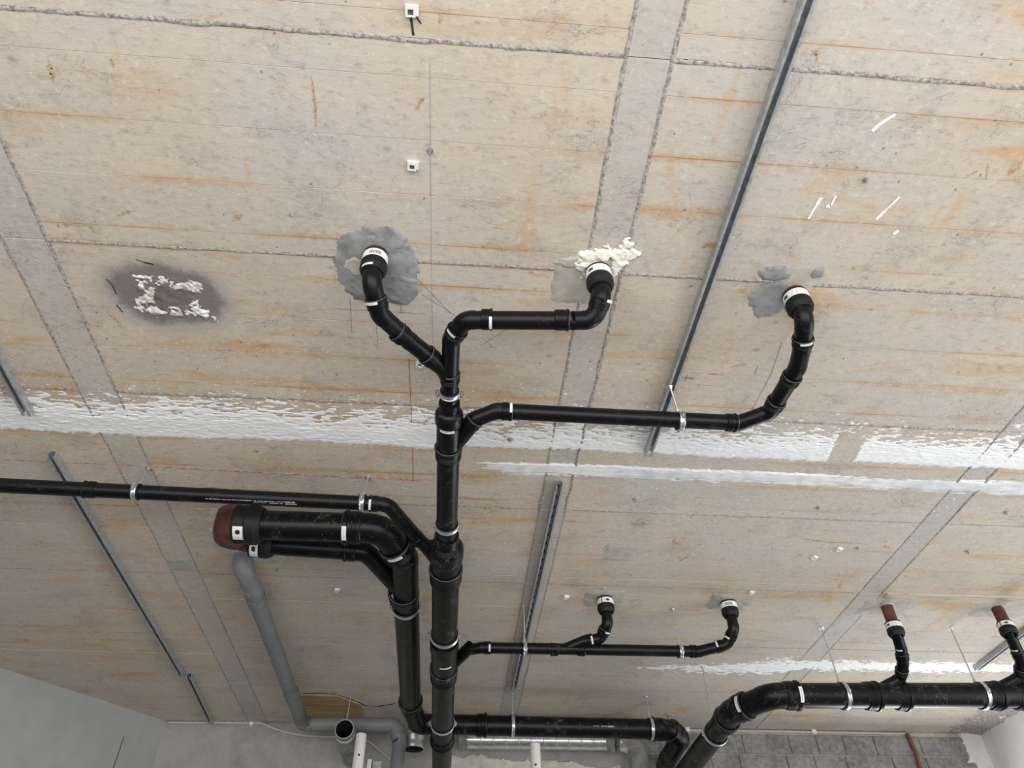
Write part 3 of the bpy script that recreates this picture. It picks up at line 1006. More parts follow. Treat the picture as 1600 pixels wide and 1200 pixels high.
def socket_body(mb, o, d, r, L, ribs=3):
    """o: root of the socket, d: towards the mouth"""
    prof = [(0, r * 1.035), (0.06 * L, r * 1.12)]
    for k in range(ribs):
        a = L * (0.18 + 0.14 * k)
        prof += [(a, r * 1.12), (a + 0.02 * L, r * 1.155), (a + 0.06 * L, r * 1.155), (a + 0.08 * L, r * 1.12)]
    prof += [(L, r * 1.12)]
    lathe(mb, o, d, prof)


def stick(part, o, d, r, w, off, half, mat='sticker', name='label_sticker'):
    mb = MB()
    patch(mb, o, d, r, w, off, half)
    return mb.build(name, mat, part)


def straight(root, a, b, r, mat='pipe', name='pipe'):
    mb = MB()
    a, b = Vector(a), Vector(b)
    lathe(mb, a, b - a, [(0, r), ((b - a).length, r)], 32, True, True)
    return mb.build(name, mat, root)


def bend(root, p0, c, p1, r, R, ends='a', mat='pipe', stickers=(), glint=False):
    """one elbow; ends says which mouths are sockets (a: upstream, b: downstream)"""
    a, b, d0, d1, pts = arc(p0, c, p1, R)
    D = 2 * r
    L = 0.62 * D
    ext = 0.12 * D
    mb = MB()
    sweep(mb, [a - d0 * ext] + pts + [b + d1 * ext], r * 1.035, 32, False)
    mouths = []
    if 'a' in ends:
        socket_body(mb, a - d0 * ext, -d0, r, L)
        mouths.append(('a', a - d0 * (ext + L), -d0))
    if 'b' in ends:
        socket_body(mb, b + d1 * ext, d1, r, L)
        mouths.append(('b', b + d1 * (ext + L), d1))
    el = mb.build('elbow', mat, root)
    for k, o, d in mouths:
        lip_ring(el, o, d, r, glint, mat)
        for (e, off, half) in stickers:
            if e == k:
                stick(el, o - d * 0.085 * D, d, r * 1.22 + 0.0008, 0.15 * D, off, half)
    for (e, off, half) in stickers:
        if e == 'm':
            stick(el, a - d0 * ext * 0.5, d0, r * 1.04 + 0.0008, 0.15 * D, off, half)
    return a, b


def run(root, pts, r, R, ends, mat='pipe', stickers={}, glint=False):
    """straight lengths and elbows along a polyline"""
    pts = [Vector(p) for p in pts]
    prev = pts[0]
    for i in range(1, len(pts) - 1):
        a, b = bend(root, pts[i - 1], pts[i], pts[i + 1], r, R if not isinstance(R, dict) else R.get(i, R[0]), ends[i - 1], mat, stickers.get(i, ()), glint)
        if (a - prev).length > 0.01:
            straight(root, prev, a, r, mat)
        prev = b
    straight(root, prev, pts[-1], r, mat)


def collar(root, o, d, r, L, mat='pipe', name='socket', ring=True, glint=False, sticker=None):
    """double-width sleeve along a straight pipe; d points to its beaded mouth"""
    d = Vector(d).normalized()
    mb = MB()
    socket_body(mb, o, d, r, L)
    s = mb.build(name, mat, root)
    if ring:
        lip_ring(s, Vector(o) + d * L, d, r, glint, mat)
    if sticker:
        stick(s, Vector(o) + d * (L - 0.17 * r), d, r * 1.22 + 0.0008, 0.30 * r, *sticker)
    return s


def coupling(root, x, y, d0, d1, r, label, off=0, half=75, axis=(0, 0, -1), o=None):
    """rubber coupling that joins the drain to the old stub"""
    axis = Vector(axis).normalized()
    o = Vector((x, y, CEIL - d0)) if o is None else Vector(o)
    L = d1 - d0
    mb = MB()
    lathe(mb, o, axis, [(0, r * 0.9), (0, r * 1.0), (0.08 * L, r * 1.03), (0.10 * L, r * 1.0), (0.45 * L, r), (0.50 * L, r * 1.04), (0.80 * L, r * 1.04),
                        (0.88 * L, r * 0.96), (L, r * 0.86), (L, r * 0.70)], 32)
    c = mb.build('coupling', 'rubber', root)
    stick(c, o + axis * 0.28 * L, axis, r * 1.012, 0.36 * L, off, half, label, 'clamp_label')
    return c


R75 = 0.0375
g_in = 'black inlet branches under the ceiling holes'

# --- left inlet
t1 = thing('drain_branch', 'black bent drain pipe dropping from the round grey mortar patch', 'pipe', (-0.3735, 1.7745, 4.0000))
hx, hy = (-0.3735, 1.7745)
coupling(t1, hx, hy, 0.022, 0.135, 0.051, 'label_bar', 12, 105)
J1 = (-0.0589, 2.2572, 3.8005)
run(t1, [(hx, hy, CEIL - 0.10), (hx, hy, CEIL - 0.178), (-0.3396, 1.9061, 3.7780), (-0.2275, 2.0460, 3.7850), (-0.0902, 2.2038, 3.8000)], R75, {0: 0.06, 3: 0.03}, ['', 'a', ''], stickers={2: [('a', -32, 34)]}, glint=True)
el = [c for c in t1.children if c.name.startswith('coupling')][0]
stick(el, Vector((hx, hy, CEIL - 0.128)), (0, 0, -1), 0.0490, 0.014, 35, 28)
collar(t1, (-0.2476, 2.0242, 3.7830), Vector((-0.2970, 1.9691, 3.7800)) - Vector((-0.2476, 2.0242, 3.7830)), R75, 0.045, glint=True)
collar(t1, (-0.1283, 2.1602, 3.7960), Vector((-0.1760, 2.1053, 3.7900)) - Vector((-0.1283, 2.1602, 3.7960)), R75, 0.05, glint=True)

# --- middle inlet
t2 = thing('drain_branch', 'black drain pipe starting under the cream foam and turning into the main', 'pipe', (0.5301, 1.7859, 4.0000))
hx, hy = (0.5301, 1.7859)
coupling(t2, hx, hy, 0.022, 0.135, 0.053, 'label_text', 0, 100)
run(t2, [(hx, hy, CEIL - 0.10), (hx, hy, CEIL - 0.175), (0.5057, 1.8642, 3.7680), (0.4256, 1.8767, 3.7720), (-0.0064, 1.9154, 3.7850), (-0.0579, 2.0326, 3.7950), (-0.0589, 2.2572, 3.8005)], R75,
    {0: 0.055, 3: 0.02, 4: 0.055, 5: 0.06}, ['', 'a', '', '', 'a'], stickers={2: [('a', 60, 26)], 5: [('a', -20, 30)]}, glint=False)
dx = Vector((0.1819, 1.8977, 3.7800)) - Vector((0.3853, 1.8814, 3.7740))
collar(t2, (0.3493, 1.8814, 3.7750), -dx, R75, 0.058, glint=True)
collar(t2, (0.0597, 1.9065, 3.7840), -dx, R75, 0.045, sticker=(20, 34))

# --- right inlet, long lateral
t3 = thing('drain_branch', 'long black drain pipe curving from the right ceiling hole to the main', 'pipe', (1.3866, 1.8529, 4.0000))
hx, hy = (1.3866, 1.8529)
coupling(t3, hx, hy, 0.018, 0.125, 0.053, 'label_text', 10, 95)
run(t3, [(hx, hy, CEIL - 0.09), (hx, hy, CEIL - 0.165), (1.4248, 2.0022, 3.8150), (1.4434, 2.1073, 3.8100), (1.4230, 2.4025, 3.8100), (1.3039, 2.4879, 3.8100), (0.1590, 2.4793, 3.8100), (0.0614, 2.5212, 3.7900), (-0.0554, 2.7399, 3.7659)], R75,
    {0: 0.05, 2: 0.06, 3: 0.06, 5: 0.05, 6: 0.06, 7: 0.03}, ['', 'a', '', 'a', '', 'a', ''], stickers={1: [('m', 30, 40)], 2: [('a', 25, 34)], 6: [('a', -30, 34)]}, glint=True)
collar(t3, (1.4388, 2.2041, 3.8100), Vector((1.4434, 2.1073, 3.8100)) - Vector((1.4388, 2.2041, 3.8100)), R75, 0.045, glint=True)
dx = Vector((0.5272, 2.4811, 3.8100)) - Vector((0.2298, 2.4789, 3.8100))
collar(t3, (1.2361, 2.4879, 3.8100), dx, R75, 0.05, glint=True)
collar(t3, (0.0394, 2.5505, 3.7750), Vector((0.0696, 2.5071, 3.7900)) - Vector((0.0394, 2.5505, 3.7750)), R75, 0.04, glint=True)


def print_marks(part_root, o, d, r, off, spec, name='printed_lettering'):
    """rows of worn pale print on a pipe: spec rows are (start, end, angle, height, style)"""
    d = Vector(d).normalized()
    u = FRONT - Vector(o)
    u = (u - d * u.dot(d)).normalized()
    q = d.cross(u)
    r3 = random.Random(5)
    mb = MB()
    for (s, e, ang, hgt, style) in spec:
        x = s
        while x < e:
            w = {'bold': 0.0075, 'word': 0.0045, 'fine': 0.0030}[style] * r3.uniform(0.75, 1.25)
            hh = hgt * (1 if style != 'fine' else r3.uniform(0.5, 1.0))
            a0 = math.radians(off + ang) - hh / r / 2
            a1 = a0 + hh / r
            rr = r + 0.0007
            vs = []
            for aa in (a0, (a0 + a1) / 2, a1):
                for xx in (x, x + w * 0.72):
                    vs.append(Vector(o) + d * xx + (u * math.cos(aa) + q * math.sin(aa)) * rr)
            mb.add(vs, [(0, 1, 3, 2), (2, 3, 5, 4)])
            x += w * (1.0 if r3.random() > 0.12 or style == 'bold' else 2.4)
    return mb.build(name, 'ink', part_root)


print_marks(t3, (0.1828, 2.4821, 3.8100), dx, R75, -38, [(0.0, 0.034, 0, 0.010, 'bold'), (0.006, 0.03, 17, 0.004, 'fine'), (0.05, 0.118, 0, 0.008, 'word'), (0.145, 0.205, 0, 0.006, 'fine'), (0.05, 0.52, 19, 0.0055, 'fine')])

# --- main collecting pipe
tm = thing('main_drain_pipe', 'thick black main drain pipe running away under the middle of the ceiling', 'pipe', (-0.0594, 2.1914, 3.8053))
dM = (Vector((-0.0279, 6.5184, 3.4949)) - Vector((-0.0589, 2.2646, 3.8000))).normalized()
R110, R160 = 0.055, 0.080
mb = MB()
lathe(mb, (-0.0595, 2.1770, 3.8063), dM, [(0, R75 * 1.03), ((Vector((-0.0588, 2.2721, 3.7995)) - Vector((-0.0595, 2.1770, 3.8063))).length, R75 * 1.05)], 32)
sweep(mb, [(-0.1337, 2.1558, 3.7950), (-0.0902, 2.2038, 3.8000), (-0.0588, 2.2721, 3.7995)], R75 * 1.04, 28, False)
wy = mb.build('branch_fitting', 'pipe', tm)
straight(tm, (-0.0591, 2.2277, 3.8026), (-0.0573, 2.4786, 3.7847), R75)
collar(tm, (-0.0586, 2.2946, 3.7979), -dM, R75, (Vector((-0.0586, 2.2946, 3.7979)) - Vector((-0.0591, 2.2351, 3.8021))).length, glint=True)


def sleeve(root, p, prof, name, mat):
    mb = MB()
    lathe(mb, p, dM, prof, 36)
    return mb.build(name, mat, root)


def seg_len(a, b):
    return (Vector(b) - Vector(a)).length


L1 = seg_len((-0.0577, 2.4183, 3.7890), (-0.0552, 2.7671, 3.7640))
f_ = lambda py, base: seg_len(base, py)
b0 = (-0.0578, 2.4104, 3.7895)
sl = sleeve(tm, b0, [(0, 0.038), (0, 0.047), (f_((-0.0576, 2.4342, 3.7878), b0), 0.049), (f_((-0.0576, 2.4422, 3.7873), b0), 0.043), (f_((-0.0574, 2.4624, 3.7858), b0), 0.044), (f_((-0.0574, 2.4705, 3.7852), b0), 0.056), (f_((-0.0573, 2.4827, 3.7844), b0), 0.064),
                    (f_((-0.0570, 2.5237, 3.7814), b0), 0.066), (f_((-0.0569, 2.5404, 3.7802), b0), 0.062), (f_((-0.0568, 2.5487, 3.7796), b0), 0.0575), (f_((-0.0557, 2.6996, 3.7688), b0), 0.0575), (f_((-0.0556, 2.7129, 3.7678), b0), 0.056)], 'branch_fitting', 'pipe')
stick(sl, (-0.0568, 2.5445, 3.7799), dM, 0.0625, 0.018, 8, 32)
straight(tm, (-0.0559, 2.6687, 3.7710), (-0.0500, 3.4828, 3.7126), R110, 'pipe_dusty')
collar(tm, (-0.0551, 2.7808, 3.7630), -dM, R110, seg_len((-0.0551, 2.7808, 3.7630), (-0.0557, 2.6996, 3.7688)), 'pipe', glint=True)
mb = MB()
sweep(mb, [(-0.0554, 2.7354, 3.7662), (0.0505, 2.5387, 3.7850)], 0.041, 28, False)
mb.build('branch_arm', 'pipe', tm)
b0 = (-0.0506, 3.4013, 3.7185)
sl = sleeve(tm, b0, [(0, 0.056), (0, 0.066), (f_((-0.0503, 3.4360, 3.7160), b0), 0.068), (f_((-0.0503, 3.4476, 3.7151), b0), 0.061), (f_((-0.0500, 3.4769, 3.7130), b0), 0.064), (f_((-0.0499, 3.4946, 3.7118), b0), 0.084), (f_((-0.0497, 3.5184, 3.7101), b0), 0.096),
                    (f_((-0.0492, 3.5910, 3.7049), b0), 0.097), (f_((-0.0490, 3.6155, 3.7031), b0), 0.090), (f_((-0.0490, 3.6279, 3.7022), b0), 0.084), (f_((-0.0481, 3.7479, 3.6936), b0), 0.084)], 'branch_fitting', 'pipe_dusty')
straight(tm, (-0.0487, 3.6653, 3.6995), (-0.0254, 6.8694, 3.4697), R160, 'pipe_dusty')
collar(tm, (-0.0474, 3.8460, 3.6866), -dM, R160, seg_len((-0.0474, 3.8460, 3.6866), (-0.0484, 3.7095, 3.6964)), 'pipe_dusty', glint=True)
mb = MB()
sweep(mb, [(-0.0482, 3.7286, 3.6950), (-0.1629, 3.5648, 3.7500)], 0.042, 28, False)
mb.build('branch_arm', 'pipe', tm)
b0 = (-0.0424, 4.5236, 3.6380)
sl = sleeve(tm, b0, [(0, 0.080), (0, 0.092), (f_((-0.0417, 4.6229, 3.6308), b0), 0.093), (f_((-0.0416, 4.6397, 3.6296), b0), 0.086), (f_((-0.0396, 4.9203, 3.6095), b0), 0.086)], 'branch_fitting', 'pipe_dusty')
stick(sl, (-0.0409, 4.7424, 3.6223), dM, 0.0868, 0.02, -8, 26)
collar(tm, (-0.0385, 5.0691, 3.5988), -dM, R160, seg_len((-0.0385, 5.0691, 3.5988), (-0.0398, 4.8931, 3.6115)), 'pipe_dusty', glint=True)
collar(tm, (-0.0317, 6.0088, 3.5314), dM, R160, 0.10, 'pipe', glint=False)
mb = MB()
sweep(mb, [(-0.0393, 4.9570, 3.6069), (0.1362, 4.7279, 3.6900)], 0.042, 28, False)
mb.build('branch_arm', 'pipe', tm)

# --- left lateral
t4 = thing('lateral_drain_pipe', 'straight black drain pipe coming in from the left edge', 'pipe', (-2.1902, 3.5034, 4.0000))
e4 = Vector((-2.5826, 3.1852, 3.7900))
e4 += (e4 - Vector((-0.3661, 3.2355, 3.7900))).normalized() * 1.6
run(t4, [e4, (-0.3661, 3.2355, 3.7900), (-0.2205, 3.5077, 3.7700), (-0.0485, 3.6968, 3.6973)], R75, {0: 0.07, 2: 0.04}, ['a', ''], mat='pipe', stickers={1: [('a', -10, 36)]})
dx = Vector((-0.7827, 3.2152, 3.7900)) - Vector((-1.9986, 3.1968, 3.7900))
collar(t4, (-1.8426, 3.2007, 3.7900), -dx, R75, 0.06)
collar(t4, (-0.2030, 3.5516, 3.7650), Vector((-0.2552, 3.4591, 3.7750)) - Vector((-0.2030, 3.5516, 3.7650)), R75, 0.05)
print_marks(t4, (-1.2867, 3.2101, 3.7900), dx, R75, 30, [(0.0, 0.45, 0, 0.0055, 'fine'), (0.24, 0.31, 14, 0.005, 'fine'), (0.32, 0.385, 16, 0.007, 'word'), (0.40, 0.455, 17, 0.009, 'bold'), (0.40, 0.45, -2, 0.006, 'word')])

# --- large double inlet on the left
t5 = thing('large_drain_pipe', 'thick black drain pipe leaving the red stub and bending beside the main', 'pipe', (-1.2691, 3.8153, 4.0000))
p5 = [(-1.1059, 3.5093, 3.8100), (-0.4058, 3.4886, 3.8000), (-0.2920, 3.7709, 3.7850), (-0.2945, 6.0079, 3.7500), (-0.2365, 6.3620, 3.7380), (1.8997, 6.3816, 3.7300), (2.0231, 6.4927, 3.7000), (2.0054, 6.9145, 3.6600), (2.1450, 8.4802, 3.6400)]
run(t5, p5, R160, {0: 0.13, 2: 0.13, 3: 0.05, 4: 0.05, 5: 0.09, 6: 0.09, 7: 0.05}, ['a', 'a', 'a', '', 'a', 'a', ''], mat='pipe_dusty', stickers={1: [('a', -20, 24)], 2: [('a', -30, 26)]}, glint=True)
coupling(t5, 0, 0, 0.0, 0.15, 0.105, 'label_tag', 28, 22, Vector((-0.8200, 3.5029, 3.8050)) - Vector((-1.0989, 3.5089, 3.8100)), (-1.2068, 3.5123, 3.8120))
dS = (Vector((-0.2945, 6.0079, 3.7500)) - Vector((-0.2920, 3.7709, 3.7850))).normalized()
collar(t5, Vector((-0.3070, 4.2435, 3.7750)), -dS, R160, 0.09, 'pipe_dusty', glint=True)
collar(t5, (0.2445, 6.3648, 3.7360), (1, 0, 0), R160, 0.09, 'pipe')
print_marks(t5, (1.2286, 6.3735, 3.7330), (1, 0, 0), R160, -10, [(0.0, 0.045, 0, 0.008, 'fine'), (0.065, 0.11, 1, 0.009, 'word'), (0.12, 0.165, 2, 0.012, 'bold')])
t6 = thing('parallel_drain_pipe', 'black drain pipe tucked below the thick pipe at the red stub', 'pipe', (-1.2342, 4.0514, 4.0000))
run(t6, [(-1.1461, 3.7764, 3.8500), (-0.5197, 3.7896, 3.8300), (-0.3092, 4.1663, 3.7780)], R110, {0: 0.08}, ['a'], mat='pipe', stickers={1: []}, glint=False)
coupling(t6, 0, 0, 0.0, 0.13, 0.075, 'label_tag', 30, 38, Vector((-0.8602, 3.7845, 3.8400)) - Vector((-1.1461, 3.7764, 3.8500)), (-1.1828, 3.7768, 3.8510))

# --- far small lateral with two inlets
t7 = thing('small_lateral_pipe', 'thin black drain pipe running right from the lower main', 'pipe', (0.9768, 5.4548, 4.0000))
h2x, h2y = (1.9303, 4.5985)
run(t7, [(-0.0392, 4.9754, 3.6056), (0.1038, 4.7787, 3.6850), (0.2058, 4.7442, 3.6900), (1.6973, 4.7256, 3.6900), (1.8852, 4.6711, 3.7200), (h2x, h2y, CEIL - 0.20), (h2x, h2y, CEIL - 0.08)], R75 * 0.98,
    {0: 0.05, 1: 0.03, 2: 0.04, 3: 0.04}, ['', 'b', 'a', 'a', 'a'], stickers={2: [('b', 0, 30)], 4: [('a', 30, 30)], 5: [('a', 30, 30)]})
coupling(t7, h2x, h2y, 0.01, 0.115, 0.056, 'label_bar', 0, 100)
dx = Vector((1.5120, 4.7355, 3.6900)) - Vector((0.4133, 4.7432, 3.6900))
collar(t7, (0.7273, 4.7466, 3.6900), -dx, R75, 0.05)
collar(t7, (0.8578, 4.7396, 3.6900), dx, R75, 0.05)
t8 = thing('small_inlet_pipe', 'short black inlet pipe with white dotted label joining the thin pipe', 'pipe', (1.0561, 4.6112, 4.0000))
h1x, h1y = (1.0529, 4.5927)
run(t8, [(h1x, h1y, CEIL - 0.08), (h1x, h1y, CEIL - 0.19), (1.0119, 4.6837, 3.7450), (0.8983, 4.6965, 3.7300), (0.7628, 4.7493, 3.6920)], R75 * 0.98, {0: 0.045, 3: 0.03}, ['', 'a', 'a'],
    stickers={2: [('a', 40, 24)], 3: [('a', 0, 34)]}, glint=True)
coupling(t8, h1x, h1y, 0.01, 0.115, 0.056, 'label_dot', 0, 100)

# --- right collecting pipe
t9 = thing('right_drain_pipe', 'thick black drain pipe crossing the lower right and turning back', 'pipe', (4.2536, 6.2429, 4.0000))
R165 = 0.083
e9 = Vector((4.6005, 4.8585, 3.5000))
e9 += (e9 - Vector((2.2467, 4.9850, 3.5000))).normalized() * 2.2
run(t9, [e9, (2.2467, 4.9850, 3.5000), (2.0596, 5.3002, 3.5000), (2.0327, 6.8924, 3.4400)], R165, {0: 0.13, 2: 0.10}, ['a', 'a'], mat='pipe_dusty', stickers={1: [('a', -5, 30)], 2: [('a', -20, 32)]}, glint=True)
collar(t9, (2.9071, 4.9587, 3.5000), (1, 0, 0), R165, 0.10, 'pipe')
collar(t9, (3.1263, 4.9481, 3.5000), (1, 0, 0), R165, 0.085, 'pipe')
collar(t9, (3.7888, 4.9099, 3.5000), (1, 0, 0), R165, 0.085, 'pipe')
collar(t9, (3.9687, 4.9011, 3.5000), (1, 0, 0), R165, 0.085, 'pipe')
dL = (Vector((2.0327, 6.8924, 3.4400)) - Vector((2.0596, 5.3002, 3.5000))).normalized()
collar(t9, Vector((2.0632, 5.4762, 3.4930)) + dL * 0.02, -dL, R165, 0.08, 'pipe_dusty', glint=True)
def stub(px, py, d1, tx, ty, r, label, ring=True):
    x, y = px
    s = Vector((x, y, CEIL + 0.03))
    e = Vector((tx, ty, CEIL - d1))
    d = e - s
    tt = thing('cast_iron_stub', label, 'pipe stub', (x, y, CEIL), 'red-brown stubs of the old drain')
    mb = MB()
    lathe(mb, s, d, [(0, r), (d.length - 0.004, r), (d.length, r * 0.97)], 32, True, True)
    mb.build('stub_pipe', 'iron', tt)
    if not ring:
        return
    mb = MB()
    lathe(mb, (x, y, CEIL - 0.012), (0, 0, 1), [(0, r * 1.03), (0.006, r * 1.20), (0.02, r * 1.32)], 24)
    mb.build('mortar_ring', 'mortar_pale', tt)
    return d.normalized()


inl = [('short black inlet pipe below the longer red stub, nearer the middle', 0, 'red-brown cast iron stub with a white label, left of the right pair', (3.0891, 4.5897),
        [(3.0772, 4.5823, 3.8100), (3.1287, 4.6763, 3.7200), (3.1482, 4.7452, 3.6500), (3.1706, 4.8746, 3.5950), (2.9201, 4.9878, 3.5000)]),
       ('short black inlet pipe at the right edge beside the steel rail', 1, 'red-brown cast iron stub at the right edge of the ceiling', (3.9158, 4.5817),
        [(3.8749, 4.5382, 3.8100), (3.9470, 4.6325, 3.7200), (3.9775, 4.6803, 3.6500), (4.0187, 4.8089, 3.5950), (3.7581, 4.9471, 3.5000)])]
for lab, k, slab, h, pts in inl:
    tt = thing('inlet_pipe', lab, 'pipe', (h[0], h[1], CEIL))
    s = Vector((h[0], h[1], CEIL))
    ax = (Vector(pts[0]) - s).normalized()
    run(tt, pts, R75, {0: 0.05, 3: 0.045}, ['', 'a', 'a'], stickers={1: [('m', 25, 32)]}, glint=True)
    o = Vector(pts[0]) - ax * 0.055
    coupling(tt, 0, 0, 0.0, 0.10, 0.054, 'label_text' if k == 0 else 'label_dot', 5, 95, ax, o)
    stub(h, None, CEIL - (o + ax * 0.03).z, (o + ax * 0.03).x, (o + ax * 0.03).y, 0.040, slab)
for hp, d1, lab in (((-0.3735, 1.7745), 0.05, 'rusty stub end showing above the barcode label'), ((0.5301, 1.7859), 0.05, 'rusty stub end showing under the cream foam'),
                    ((1.3866, 1.8529), 0.045, 'stub end hidden in mortar above the right inlet coupling'), ((1.0529, 4.5927), 0.04, 'mortar-covered stub end above the dotted label coupling'),
                    ((1.9303, 4.5985), 0.04, 'brown stub end in the far square mortar patch')):
    stub(hp, None, d1, hp[0], hp[1], 0.047, lab, False)
# the large red stub of the double inlet
tt = thing('cast_iron_stub', 'wide red-brown cast iron elbow coming out of the ceiling on the left', 'pipe stub', (-1.3365, 3.6838, 4.0000), 'red-brown stubs of the old drain')
sx_, sy_ = (-1.2775, 3.7201)
mb = MB()
lathe(mb, (sx_, sy_, CEIL + 0.03), (0, 0, -1), [(0, 0.122), (0.10, 0.120), (0.16, 0.113), (0.20, 0.095), (0.22, 0.06), (0.226, 0.0)], 36)
mb.build('elbow_body', 'iron', tt)
mb = MB()
sweep(mb, [(sx_ + 0.02, sy_, CEIL - 0.12), (-1.2316, 3.5138, 3.8140), (-1.1894, 3.5113, 3.8120)], [0.09, 0.085, 0.083], 32)
mb.build('outlet', 'iron', tt)
mb = MB()
sweep(mb, [(sx_ + 0.04, sy_ + 0.06, CEIL - 0.08), (-1.2053, 3.7780, 3.8530), (-1.1682, 3.7778, 3.8500)], [0.06, 0.058, 0.056], 28)
mb.build('outlet', 'iron', tt)

# --- grey plastic pipe
tg = thing('grey_drain_pipe', 'grey plastic drain pipe running back along the left and across the corner', 'pipe', (-1.3311, 4.1564, 4.0000))
gp = [(-1.3395, 4.1895, 4.0100), (-1.3171, 4.1486, 3.9150), (-1.2917, 4.4122, 3.8950), (-1.2617, 6.7707, 3.8600), (-0.4492, 6.7064, 3.8400), (-0.4026, 6.7117, 3.7000), (-0.3987, 6.5535, 3.3800)]
pts = [Vector(p) for p in gp]
prev = pts[0]
for i in range(1, len(pts) - 1):
    a, b, d0, d1, ap = arc(pts[i - 1], pts[i], pts[i + 1], {1: 0.05, 2: 0.04, 3: 0.045, 4: 0.06, 5: 0.05}[i])
    mb = MB()
    sweep(mb, [a - d0 * 0.035] + ap + [b + d1 * 0.035], 0.061, 28, True)
    mb.build('elbow', 'pvc', tg)
    if (a - prev).length > 0.02:
        straight(tg, prev, a, 0.056, 'pvc')
    prev = b
straight(tg, prev, pts[-1], 0.056, 'pvc')
dg = (pts[3] - pts[2]).normalized()
for q, dd in ((pts[2].lerp(pts[3], 0.035), 1), (pts[2].lerp(pts[3], 0.70), 1)):
    mb = MB()
    lathe(mb, q, dg * dd, [(0, 0.056), (0, 0.062), (0.09, 0.062), (0.10, 0.056)], 28)
    s = mb.build('socket', 'pvc', tg)
    mb = MB()
    lathe(mb, Vector(q), dg * dd, [(-0.003, 0.056), (-0.003, 0.0625), (0.0, 0.0628), (0.0, 0.06)], 28)
    mb.build('rim_glint', 'glint', s)  # same painted rim highlight on the grey socket

# --- open ended stub pipe from the far wall
to = thing('open_pipe_end', 'dark grey pipe with an open end pointing into the room by the grey pipe', 'pipe', (0, 0, 0))
pe = Vector((-0.8461, 6.3970, 3.7000))
to.location = (pe.x, WB, pe.z)
mb = MB()
lathe(mb, pe, (0, 1, 0), [(0, 0.070), (0, 0.078), (0.05, 0.079), (0.06, 0.077), (0.12, 0.079), (0.13, 0.077), (0.2, 0.079), (WB - pe.y, 0.076)], 32)
mb.build('pipe_wall', 'tape', to)
mb = MB()
lathe(mb, pe, (0, 1, 0), [(0.001, 0.071), (0.5, 0.070)], 32, False, True)
mb.build('bore', 'bore', to)

# ------------------------------------------------------------------ pipe hangers
def hanger(label, p, axis, r, top=CEIL, foot=None, rod=True, spread=0.0, group='zinc clamps that hang the pipes'):
    p = Vector(p)
    axis = Vector(axis).normalized()
    th = thing('pipe_hanger', label, 'pipe clamp', (p.x, p.y, top), group)
    d, u, w = frame(axis)
    mb = MB()
    k = r * 0.05 + 0.003
    wd = 0.019 + r * 0.06
    lathe(mb, p - axis * wd * 0.9, axis, [(0, r), (0, r + k), (wd * 1.8, r + k), (wd * 1.8, r)], 36)
    mb.build('rubber_liner', 'rubber', th)
    mb = MB()
    ro = r + k
    lathe(mb, p - axis * wd * 0.55, axis, [(0, ro - 0.001), (0, ro + 0.003), (0.004, ro + 0.0045), (0.007, ro + 0.002), (wd * 1.1 - 0.007, ro + 0.002), (wd * 1.1 - 0.004, ro + 0.0045), (wd * 1.1, ro + 0.003), (wd * 1.1, ro - 0.001)], 40)
    mb.build('clamp_band', 'zinc', th)
    for s in (-1, 1):
        c = p + w * s * (ro + 0.010)
        mb = MB()
        for zz in (-0.005, 0.005):
            lathe(mb, c + u * zz, u, [(-0.002, 0.0), (-0.002, 0.012), (0.002, 0.012), (0.002, 0.0)], 12, smooth=False)
        lathe(mb, c, u, [(-0.022, 0.0), (-0.022, 0.007), (-0.013, 0.007), (-0.013, 0.003), (0.02, 0.003), (0.02, 0.0)], 8, smooth=False)
        mb.build('bolt', 'zinc', th)
    if rod:
        a = p + Vector((0, 0, ro))
        b = Vector((p.x, p.y, top)) if foot is None else Vector(foot)
        mb = MB()
        dd = b - a
        lathe(mb, a, dd, [(0, 0.0), (0, 0.009), (0.025, 0.009), (0.025, 0.0048), (dd.length, 0.0048)], 12)
        mb.build('threaded_rod', 'rod', th)
        mb = MB()
        lathe(mb, b, -dd, [(-0.004, 0.0), (-0.004, 0.017), (0.003, 0.017), (0.003, 0.010), (0.012, 0.010), (0.012, 0.0)], 10, smooth=False)
        mb.build('anchor_nut', 'zinc', th)
    return th


ST = CEIL - 0.041
hanger('zinc clamp around the thin neck of the main, below the first junction', (-0.0582, 2.3557, 3.7935), dM, R75)
hanger('zinc clamp on the main drain below the plaster band', (-0.0513, 3.3109, 3.7249), dM, R110)
hanger('zinc ring clamp on the thick main left of the thin side pipe', (-0.0429, 4.4589, 3.6426), dM, R160)
hanger('zinc ring clamp on the thick main at the bottom of the picture', (-0.0333, 5.7751, 3.5482), dM, R160)
hanger('bright zinc clamp hung from the long steel rail on the right lateral', (1.0226, 2.4930, 3.8100), (1, 0, 0), R75, ST, (0.9801, 2.4174, 3.9590))
hanger('bright zinc clamp on the left lateral, leftmost of the clamps', (-1.6442, 3.2047, 3.7900), (1, 0, 0), R75, CEIL, (-1.6694, 3.2812, 4.0000))
hanger('bright zinc clamp on the left lateral right above the thick pipe', (-0.4992, 3.2263, 3.7900), (1, 0, 0), R75, CEIL, (-0.4993, 3.2919, 4.0000))
hanger('zinc ring clamp on the thick pipe left of the main', (-0.2974, 4.3435, 3.7740), dS, R160)
hanger('dark zinc ring clamp low on the thick pipe beside the corner', (-0.2983, 5.9313, 3.7520), dS, R160)
hanger('zinc clamp on the thin far pipe under the slotted rail', (0.5007, 4.7486, 3.6900), (1, 0, 0), R75, CEIL)
hanger('zinc clamp on the thin far pipe near its right end', (1.5693, 4.7324, 3.6900), (1, 0, 0), R75, CEIL)
hanger('zinc clamp on the bottom crossing pipe near the main', (0.5517, 6.3633, 3.7350), (1, 0, 0), R160, CEIL)
